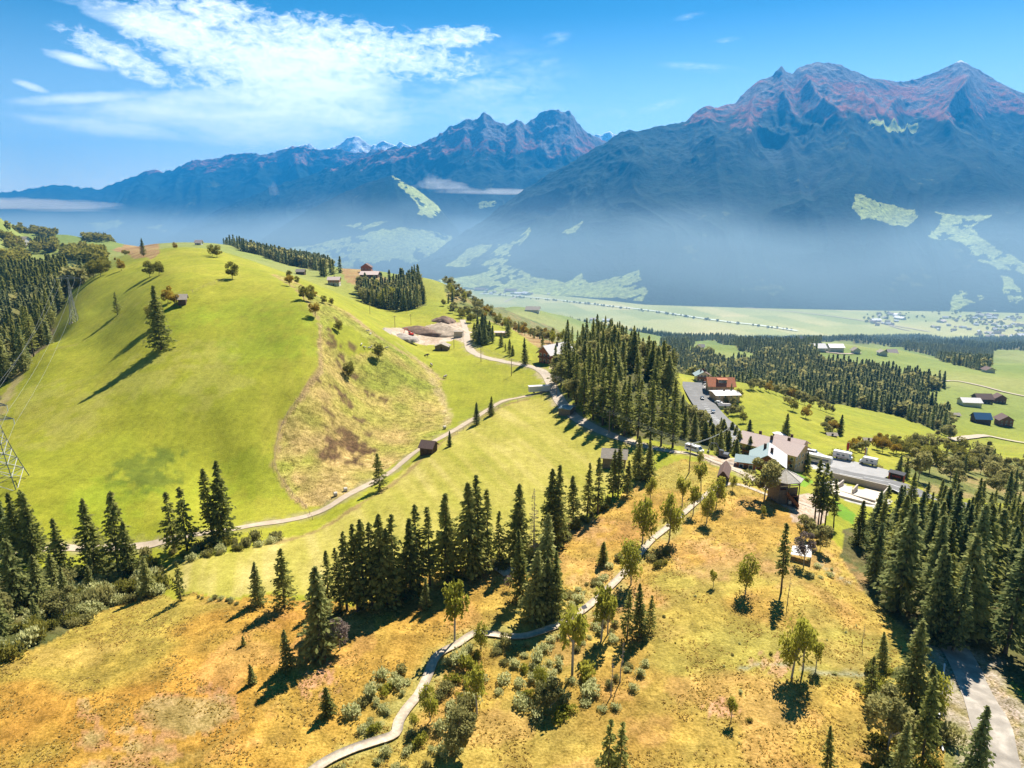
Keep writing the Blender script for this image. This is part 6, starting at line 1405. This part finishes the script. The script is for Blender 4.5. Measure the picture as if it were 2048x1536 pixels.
for i, (px, py, c, lb) in enumerate([(1411,775,DK,"dark car parked at the left of the red roofed chalet"),(1414,779,WH,"white car parked beside the red roofed chalet"),(1418,784,SI,"silver car parked in front of the red roofed chalet"),(1437,812,WH,"white car parked at the small white garage")]):
    car("parked_car", lb, px, py, hb + 1.2, c, .8, "cars parked at the chalets")
# (trailer)
# the long trailer in the field by the lane
e = empty("trailer", tuple(surf(1078, 785, .1)), heading((1063,786), (1091,780))); tag(e, "long white box trailer standing at the fork of lane and track", "trailer")
MB().box(-4.6, 4.6, -1.2, 1.2, .6, 2.9).build("body", mat("camper_white", (.7, .7, .7)), e); MB().box(-4.7, 4.7, -1.25, 1.25, 2.9, 2.98).build("roof", R_WHITE, e); wheels(e, (-2.5, 2.0), .95, .4)
# excavators
def digger(label, px, py, rz, m, s=1.0):
    e = empty("excavator", tuple(surf(px, py, .05)), rz, s); tag(e, label, "excavator")
    for y in (-1.1, .6): MB().poly(*prism([(-1.7, .1), (-1.9, .5), (-1.6, .85), (1.6, .85), (1.9, .5), (1.7, .1)], y, y + .5)).build("track", RUBBER, e)
    MB().box(-1.5, 1.2, -1.2, 1.2, .95, 1.9).build("body", m, e); c = MB().box(0, 1.3, .2, 1.2, 1.9, 3.0).build("cab", m, e); MB().box(.05, 1.35, .15, 1.22, 2.1, 2.8).build("window", GLASS, c)
    b = MB().tube([(1.0, -.3, 1.7), (2.6, -.3, 4.6), (4.4, -.3, 4.4)], .28, .2, 5).build("boom", m, e); MB().tube([(4.4, -.3, 4.4), (5.2, -.3, 1.6)], .18, .14, 5).build("arm", m, e); MB().poly(*prism([(4.9, 1.6), (5.5, 1.5), (5.5, .6), (4.8, .5)], -.8, .2)).build("bucket", METAL, e)
digger("dark grey excavator working beside the lane near the chalet", 1447, 917, 2.6, mat("grey_machine", (.12, .13, .15)))
digger("orange red excavator in the gravel works", 822, 672, 2.9, RED_P)
# heaps
def heap(name, label, px, py, r, h, m, cat="heap", sx=1.4, group=None):
    w_ = surf(px, py, -.4); nu, nv = 40, 12; t, v = np.meshgrid(np.linspace(0, 6.283, nu, endpoint=False), np.linspace(0, 1, nv))
    k = 1 + (fbm(np.cos(t) * 2 + px, np.sin(t) * 2 + v, 3, 5) - .5) * .7; x = np.cos(t) * r * sx * (1 - v) * k; y = np.sin(t) * r * (1 - v) * k; z = h * (v ** .8) + (fbm(x * .5, y * .5, 3, 7) - .5) * h * .22 * (v > 0) - (v == 0) * 1.5
    i = np.arange(nv - 1)[:, None] * nu + np.arange(nu)[None]; j = np.arange(nv - 1)[:, None] * nu + (np.arange(nu)[None] + 1) % nu
    me = np_mesh(name, np.stack([x, y, z], -1).reshape(-1, 3), np.stack([i, j, j + nu, i + nu], -1).reshape(-1, 4), True); o = link(name, me, None, m); o.location = tuple(w_); o.rotation_euler = (0, 0, -.2); tag(o, label, cat, group)
G_ = mat("grey_gravel", (.36, .31, .26), noise_amt=.2, scale=.5); E_ = mat("brown_earth", (.20, .13, .09), noise_amt=.3, scale=.5); S_ = mat("sandy_spoil", (.46, .36, .26), noise_amt=.2, scale=.6)
heap("gravel_heap", "big grey gravel mound in the gravel works", 882, 668, 15, 8.5, S_, sx=1.7); heap("earth_heap", "dark earth heap at the left of the gravel works", 835, 664, 10, 5, E_, sx=2.4); heap("gravel_heap", "small grey heap in front of the earth heap", 803, 676, 7, 3.5, G_); heap("earth_heap", "small pointed earth heap behind the big gravel mound", 889, 643, 8, 5, E_)
heap("spoil_heap", "sandy rubble heap between excavator and timber annex", 1470, 925, 4.5, 1.8, S_); heap("gravel_heap", "round grey gravel heap beside the timber annex", 1455, 927, 2.6, 1.1, G_)
e, *_ = house("concrete_silo", "square concrete loading silo at the gravel works", (908, 676), (925, 679), 11, 8, 8.6, W_CONC, R_GREY, 'x', .3, cat="silo", door=False)
e, *_ = house("works_shed", "small grey shed at the left end of the gravel works", (771, 668), (783, 669), 7, 2.6, 4, W_GREY, R_GREY, 'x', .5, cat="shed", door=False)
# roadside billboard, banners
hs_ = heading((1778,962), (1800,968)); e = empty("billboard", tuple(surf(1777, 962, .1)), hs_); tag(e, "dark roofed billboard with red lettering beside the main road", "billboard")
BLn = 5.0
MB().box(.3, BLn - .3, -.08, .08, 1.0, 3.6).build("panel", mat("sign_dark", (.05, .04, .045)), e)
MB().poly(*slab((-.3, -1.0, 3.6), (BLn + .3, -1.0, 3.6), (BLn + .3, .9, 4.3), (-.3, .9, 4.3), .15)).build("roof", R_DARK, e)
for x in (0, BLn): MB().box(x - .18, x + .18, -.5, .5, -.5, 3.8).build("post", mat("sign_red", (.42, .10, .08)), e)
lt = MB()
for k in range(7): x = 1.1 + k * .42; lt.box(x, x + .10, -.11, -.085, 2.1, 2.75); lt.box(x, x + .30, -.11, -.085, [2.1, 2.65, 2.4][k % 3], [2.1, 2.65, 2.4][k % 3] + .10); lt.box(x + .20, x + .30, -.11, -.085, 2.1 + .3 * (k % 2), 2.75 - .25 * ((k + 1) % 2))
lt.build("lettering", RED_P, e)
for px, py, lb, m2 in ((1691, 914, "tall red and white banner flag behind the motorhome", RED_P), (1727, 925, "tall white banner flag with a red edge behind the right motorhome", RED_P)):
    e = empty("banner_flag", tuple(surf(px, py, .1)), hs_); tag(e, lb, "flag"); MB().tube([(0, 0, 0), (0, 0, 6.6)], .05, .04, 6).build("pole", METAL, e); MB().box(.06, 1.0, -.015, .015, 2.4, 6.5).build("cloth", PAINTW, e); MB().box(.06, .95 if 'red and' in lb else .3, -.03, -.02, 3.2, 6.3).build("print", m2, e)
# person on the parking bay, standing
# ------------------------------------------------------------------ power lines
def pole(label, px, py, H, rz=.3, arms=1, name="power_pole"):
    w_ = surf(px, py, -.3); e = empty(name, tuple(w_), rz); tag(e, label, "power pole"); MB().tube([(0, 0, 0), (0, 0, H + .3)], .17, .12, 8).build("pole", POLEW, e)
    for k in range(arms): MB().box(-1.2, 1.2, -.09, .09, H - .5 - k * 1.0, H - .32 - k * 1.0).build("crossarm", POLEW, e)
    for x in (-1.05, 0, 1.05): MB().tube([(x, 0, H - .32), (x, 0, H - .02)], .06, .04, 6).build("insulator", PAINTW, e)
    return [np.array([w_[0] + x * math.cos(rz), w_[1] + x * math.sin(rz), w_[2] + H]) for x in (-1.05, 0, 1.05)]
def wire_span(a, b, label, sag=.03, r=.028, group=None, cat="cable"):
    n = 14; d = np.linalg.norm(b - a); P = [a + (b - a) * t + np.array([0, 0, -4 * sag * d * t * (1 - t)]) for t in np.linspace(0, 1, n)]
    v, f = tube(P, r, r, 4); o = link("power_cable", np_mesh("power_cable", v, f), None, METAL); tag(o, label, cat, group)
P1_ = pole("wooden power pole with crossarms at the upper corner of the mown field", 1218, 867, 8.2, .5, 2); P2_ = pole("tall wooden power pole beside the white van", 1378, 946, 9.0, .25, 1); P3_ = pole("power pole standing among the young spruces by the main road", 1453, 905, 9.5, .9, 1)
P0_ = pole("wooden power pole in the shade where track and lane meet", 1113, 790, 8.0, .6, 1); P9_ = pole("thin power pole in the meadow by the lane", 1023, 752, 8.5, .3, 1); P8_ = pole("thin power pole beside the lane near the shaded clump", 962, 724, 8.5, .3, 1); P7_ = pole("thin power pole beside the hay barn", 908, 697, 8.5, .3, 1)
pole("thin power pole on the meadow left of the gravel works", 822, 650, 8, .3); pole("thin power pole on the meadow above the sheep slope", 790, 655, 8, .3); pole("thin power pole below the valley grove", 740, 628, 8, .3)
for A_, B_, g in ((P0_, P1_, "cables along the shaded lane"), (P1_, P2_, "cables between the two wooden poles"), (P2_, P3_, "cables crossing the young spruces"), (P9_, P0_, "cables over the lane meadow"), (P8_, P9_, "cables beside the lane"), (P7_, P8_, "cables near the hay barn")):
    for a_, b_ in zip(A_, B_): wire_span(a_, b_, "thin power cable, one of the three " + g, .012, .035, g)
def pylon(label, px, py, H, base, rz, arms, s=.09):
    w_ = surf(px, py, -.2); e = empty("lattice_pylon", tuple(w_), rz); tag(e, label, "pylon")
    def half(z): t = z / H; return base * (.5 * (1 - t) ** 1.5 + .07)
    lv = [0, .16, .30, .42, .53, .63, .72, .81, .90, 1.0]
    for sx, sy in ((-1, -1), (1, -1), (1, 1), (-1, 1)):
        MB().tube([(sx * half(z * H), sy * half(z * H), z * H) for z in lv], s, s * .7, 4).build("leg", METAL, e); MB().box(sx * half(0) - .4, sx * half(0) + .4, sy * half(0) - .4, sy * half(0) + .4, -.6, .25).build("footing", W_CONC, e)
    br = MB()
    for z0, z1 in zip(lv[:-1], lv[1:]):
        a_, b_ = half(z0 * H), half(z1 * H)
        for k in range(4):
            c, d = ((-1, -1), (1, -1), (1, 1), (-1, 1))[k], ((1, -1), (1, 1), (-1, 1), (-1, -1))[k]
            br.tube([(c[0] * a_, c[1] * a_, z0 * H), (d[0] * b_, d[1] * b_, z1 * H)], s * .55, s * .55, 3); br.tube([(d[0] * a_, d[1] * a_, z0 * H), (c[0] * b_, c[1] * b_, z1 * H)], s * .55, s * .55, 3); br.tube([(c[0] * b_, c[1] * b_, z1 * H), (d[0] * b_, d[1] * b_, z1 * H)], s * .5, s * .5, 3)
    br.build("bracing", METAL, e); ends = []
    for z, w2 in arms:
        am = MB(); h2 = half(z * H)
        for sg in (-1, 1):
            for sy in (-1, 1): am.tube([(sg * h2, sy * h2, z * H), (sg * w2, 0, z * H)], s * .8, s * .6, 4); am.tube([(sg * h2, sy * h2, z * H + 1.4), (sg * w2, 0, z * H)], s * .6, s * .6, 4)
            MB().tube([(sg * w2, 0, z * H), (sg * w2, 0, z * H - 1.6)], .10, .10, 6).build("insulator", PAINTW, e)
            ends.append(np.array([w_[0] + sg * w2 * math.cos(rz), w_[1] + sg * w2 * math.sin(rz), w_[2] + z * H - 1.6]))
        am.build("crossarm", METAL, e)
    return ends
PA = pylon("large grey lattice pylon at the left edge below the green hill", 8, 972, 24, 8.5, .25, ((.80, 5.2), (.96, 4.2)), .17)
PB = pylon("slim lattice pylon on the left flank of the green hill", 149, 645, 24, 3.2, .25, ((.97, 6.0), (.99, 3.0)), .15)
z_ = np.array([-75.0, 95.0, 22.0])
for k in range(4):
    wire_span(PA[k], PB[k], "pale high voltage cable running up the left side of the green hill", .02, .03, "high voltage cables on the green hill"); wire_span(PA[k] + (PA[k] - PB[k]) * .32 + [0, 0, 2], PA[k], "high voltage cable leaving the large pylon at the left edge", .02, .035, "high voltage cables at the left edge")
# ------------------------------------------------------------------ boardwalk details, fences, bales, stock
tag(bw, "long pale wooden boardwalk winding over the marsh", "boardwalk")
e = empty("info_stand", tuple(surf(1168, 1227, .3)), .5); tag(e, "small slanted information stand on the boardwalk bend", "sign"); MB().tube([(0, 0, 0), (0, 0, .9)], .06, .06, 5).build("post", POLEW, e); MB().poly(*slab((-.5, -.3, .8), (.5, -.3, .8), (.5, .3, 1.15), (-.5, .3, 1.15), .05)).build("board", R_DARK, e)
def platform(label, px, py, w_, d, rz, m, h=.45):
    e = empty("wooden_platform", tuple(surf(px, py, 0)), rz); tag(e, label, "platform"); MB().box(-w_/2, w_/2, -d/2, d/2, h - .15, h).build("deck", m, e)
    for x in (-w_/2 + .2, w_/2 - .2):
        for y in (-d/2 + .2, d/2 - .2): MB().box(x - .1, x + .1, y - .1, y + .1, -.4, h - .152).build("leg", POLEW, e)
platform("square wooden platform in the shade left of the spruce cluster", 1015, 1142, 4.2, 3.6, .6, M_BOARD)
e = empty("sun_sail", tuple(surf(1603, 1117, 0)), .4); tag(e, "pale triangular sail roof on short posts beside the leafless tree", "canopy")
MB().poly(*slab((-3.2, 0, 1.6), (.2, -2.3, 1.3), (3.0, .3, 2.4), (-.6, 2.2, 2.0), .05)).build("sail", mat("sail_cloth", (.78, .74, .70), noise_amt=.03), e)
for x, y, z in ((-3.1, 0, 1.6), (.2, -2.2, 1.3), (2.9, .3, 2.4)): MB().tube([(x, y, -.3), (x, y, z)], .07, .07, 6).build("post", POLEW, e)
def fence(label, pts, gap=3.0, h=1.1, rails=2, m=POLEW, name="wooden_fence", r=.06):
    L = catmull(px_line(pts)[:, :2], gap); z = ground_z(L[:, 0], L[:, 1]); e = empty(name, (L[0, 0], L[0, 1], z[0])); tag(e, label, "fence"); o = np.array([L[0, 0], L[0, 1], z[0]])
    P = np.stack([L[:, 0], L[:, 1], z], -1) - o
    for p in P[:100]: MB().tube([p + [0, 0, -.3], p + [0, 0, h]], r, r, 5).build("post", m, e)
    for k in range(rails): MB().tube([p + [0, 0, h * (.9 - .42 * k)] for p in P], r * .55, r * .55, 4).build("rail", m, e)
fence("wooden rail fence along the lane above the little shed", [(1362,906),(1400,920),(1440,935),(1480,950),(1500,960)], 3.2, 1.2)
fence("thin post fence bordering the big green hill meadow and the scrub slope", [(625,1040),(612,1018),(585,990),(562,960),(550,930),(556,880),(575,830),(605,795)], 4, 1.1, 1)
fence("post fence along the farm track verge", [(1105,797),(1060,797),(1010,810),(960,838),(915,868)], 4.5, 1.0, 1)
fence("wire fence across the upper green hill", [(480,553),(430,566),(385,584),(350,592)], 7, 1.2, 1)
e_ = px_line([(1889,1330),(1885,1370),(1880,1410),(1877,1450),(1880,1480),(1886,1505)]); L = catmull(e_[:, :2], 1.0); z = ground_z(L[:, 0], L[:, 1])
v, f = tube(np.stack([L[:, 0], L[:, 1], z + .25], -1), .13, .13, 6); tag(link("white_pipe", np_mesh("white_pipe", v, f, True), None, PAINTW), "thin white and red barrier pipe lying along the edge of the forest road", "pipe")
def bale(label, px, py, r=.62):
    w_ = surf(px, py, r * .9); v, f = tube([(-r * .75, 0, 0), (-r * .7, 0, 0), (r * .7, 0, 0), (r * .75, 0, 0)], r, r, 14); m = MB(); m.p = [(v, f), (v[-14:], [tuple(range(14))]), (v[:14], [tuple(range(13, -1, -1))])]
    o = m.build("hay_bale", mat("wrapped_bale", (.62, .56, .48), noise_amt=.1), None); o.location = tuple(w_); o.rotation_euler = (0, 0, .5); tag(o, label, "hay bale")
bale("left of the two round bales beside the farm track", 671, 992); bale("right of the two round bales beside the farm track", 691, 982); bale("single round bale at the field corner below the scrub slope", 889, 858)
# sheep and cattle
def beast(name, label, px, py, s, m, rz, group, cat, dark=None):
    w_ = surf(px, py, 0); e = empty(name, tuple(w_), rz, s); tag(e, label, cat, group)
    # one skin: legs, trunk, neck and head joined in a single tapered body
    bm = bmesh.new(); L = []
    def v(p): return bm.verts.new(p)
    ids = {}
    pts = dict(hip=(-.55, 0, .82), mid=(0, 0, .80), sh=(.50, 0, .86), nk=(.78, 0, 1.0), hd=(1.0, 0, .92), mz=(1.20, 0, .72), hl=(-.60, .17, .62), hr=(-.60, -.17, .62), hlk=(-.70, .18, .36), hrk=(-.70, -.18, .36), hlf=(-.62, .18, .02), hrf=(-.62, -.18, .02),
               fl=(.48, .16, .58), fr=(.48, -.16, .58), flk=(.50, .16, .32), frk=(.50, -.16, .32), flf=(.50, .16, .02), frf=(.50, -.16, .02), tl=(-.82, 0, .80), tt=(-.90, 0, .45), el=(.98, .16, 1.02), er=(.98, -.16, 1.02))
    rad = dict(hip=.27, mid=.30, sh=.27, nk=.16, hd=.13, mz=.07, hl=.12, hr=.12, hlk=.06, hrk=.06, hlf=.045, hrf=.045, fl=.10, fr=.10, flk=.055, frk=.055, flf=.045, frf=.045, tl=.05, tt=.03, el=.03, er=.03)
    for k_, p in pts.items(): ids[k_] = v(p)
    for a_, b_ in (('hip','mid'),('mid','sh'),('sh','nk'),('nk','hd'),('hd','mz'),('hip','hl'),('hl','hlk'),('hlk','hlf'),('hip','hr'),('hr','hrk'),('hrk','hrf'),('sh','fl'),('fl','flk'),('flk','flf'),('sh','fr'),('fr','frk'),('frk','frf'),('hip','tl'),('tl','tt'),('hd','el'),('hd','er')): bm.edges.new((ids[a_], ids[b_]))
    me = bpy.data.meshes.new("body"); bm.verts.index_update(); bm.to_mesh(me); bm.free(); o = link("body", me, e, m)
    md = o.modifiers.new("skin", 'SKIN'); me.skin_vertices[0].data[0].use_root = True
    for i, k_ in enumerate(pts): me.skin_vertices[0].data[i].radius = (rad[k_], rad[k_])
    o.modifiers.new("sub", 'SUBSURF').levels = 1; o.modifiers["sub"].render_levels = 1
WOOL = mat("wool", (.62, .56, .48), noise_amt=.1, scale=6); HIDE = mat("pied_hide", (.50, .42, .36), noise_amt=.9, scale=1.5, col2=(.06, .04, .03)); HIDE2 = mat("brown_hide", (.07, .045, .035))
for i, (px, py, lb) in enumerate([(735,664,"white sheep, upper left of the flock on the scrub slope"),(741,670,"white sheep, second from the top of the flock on the scrub slope"),(730,697,"white sheep, left one of the middle group on the scrub slope"),(739,698,"white sheep, second of the middle group on the scrub slope"),(743,695,"white sheep, third of the middle group on the scrub slope"),(773,698,"white sheep, rightmost of the flock on the scrub slope"),(723,691,"white sheep, leftmost of the flock on the scrub slope")]):
    beast("sheep", lb, px, py, .95, WOOL, i * 1.3, "sheep on the scrub slope", "sheep")
beast("cow", "dark cow, uppermost of the three on the field behind the spur", 853, 714, 1.5, HIDE2, .6, "cows on the field behind the spur", "cow"); beast("cow", "pale pied cow, middle one of the three on the field behind the spur", 863, 733, 1.5, HIDE, 2.0, "cows on the field behind the spur", "cow"); beast("cow", "pied cow, lowest of the three on the field behind the spur", 890, 757, 1.5, HIDE, 1.0, "cows on the field behind the spur", "cow")
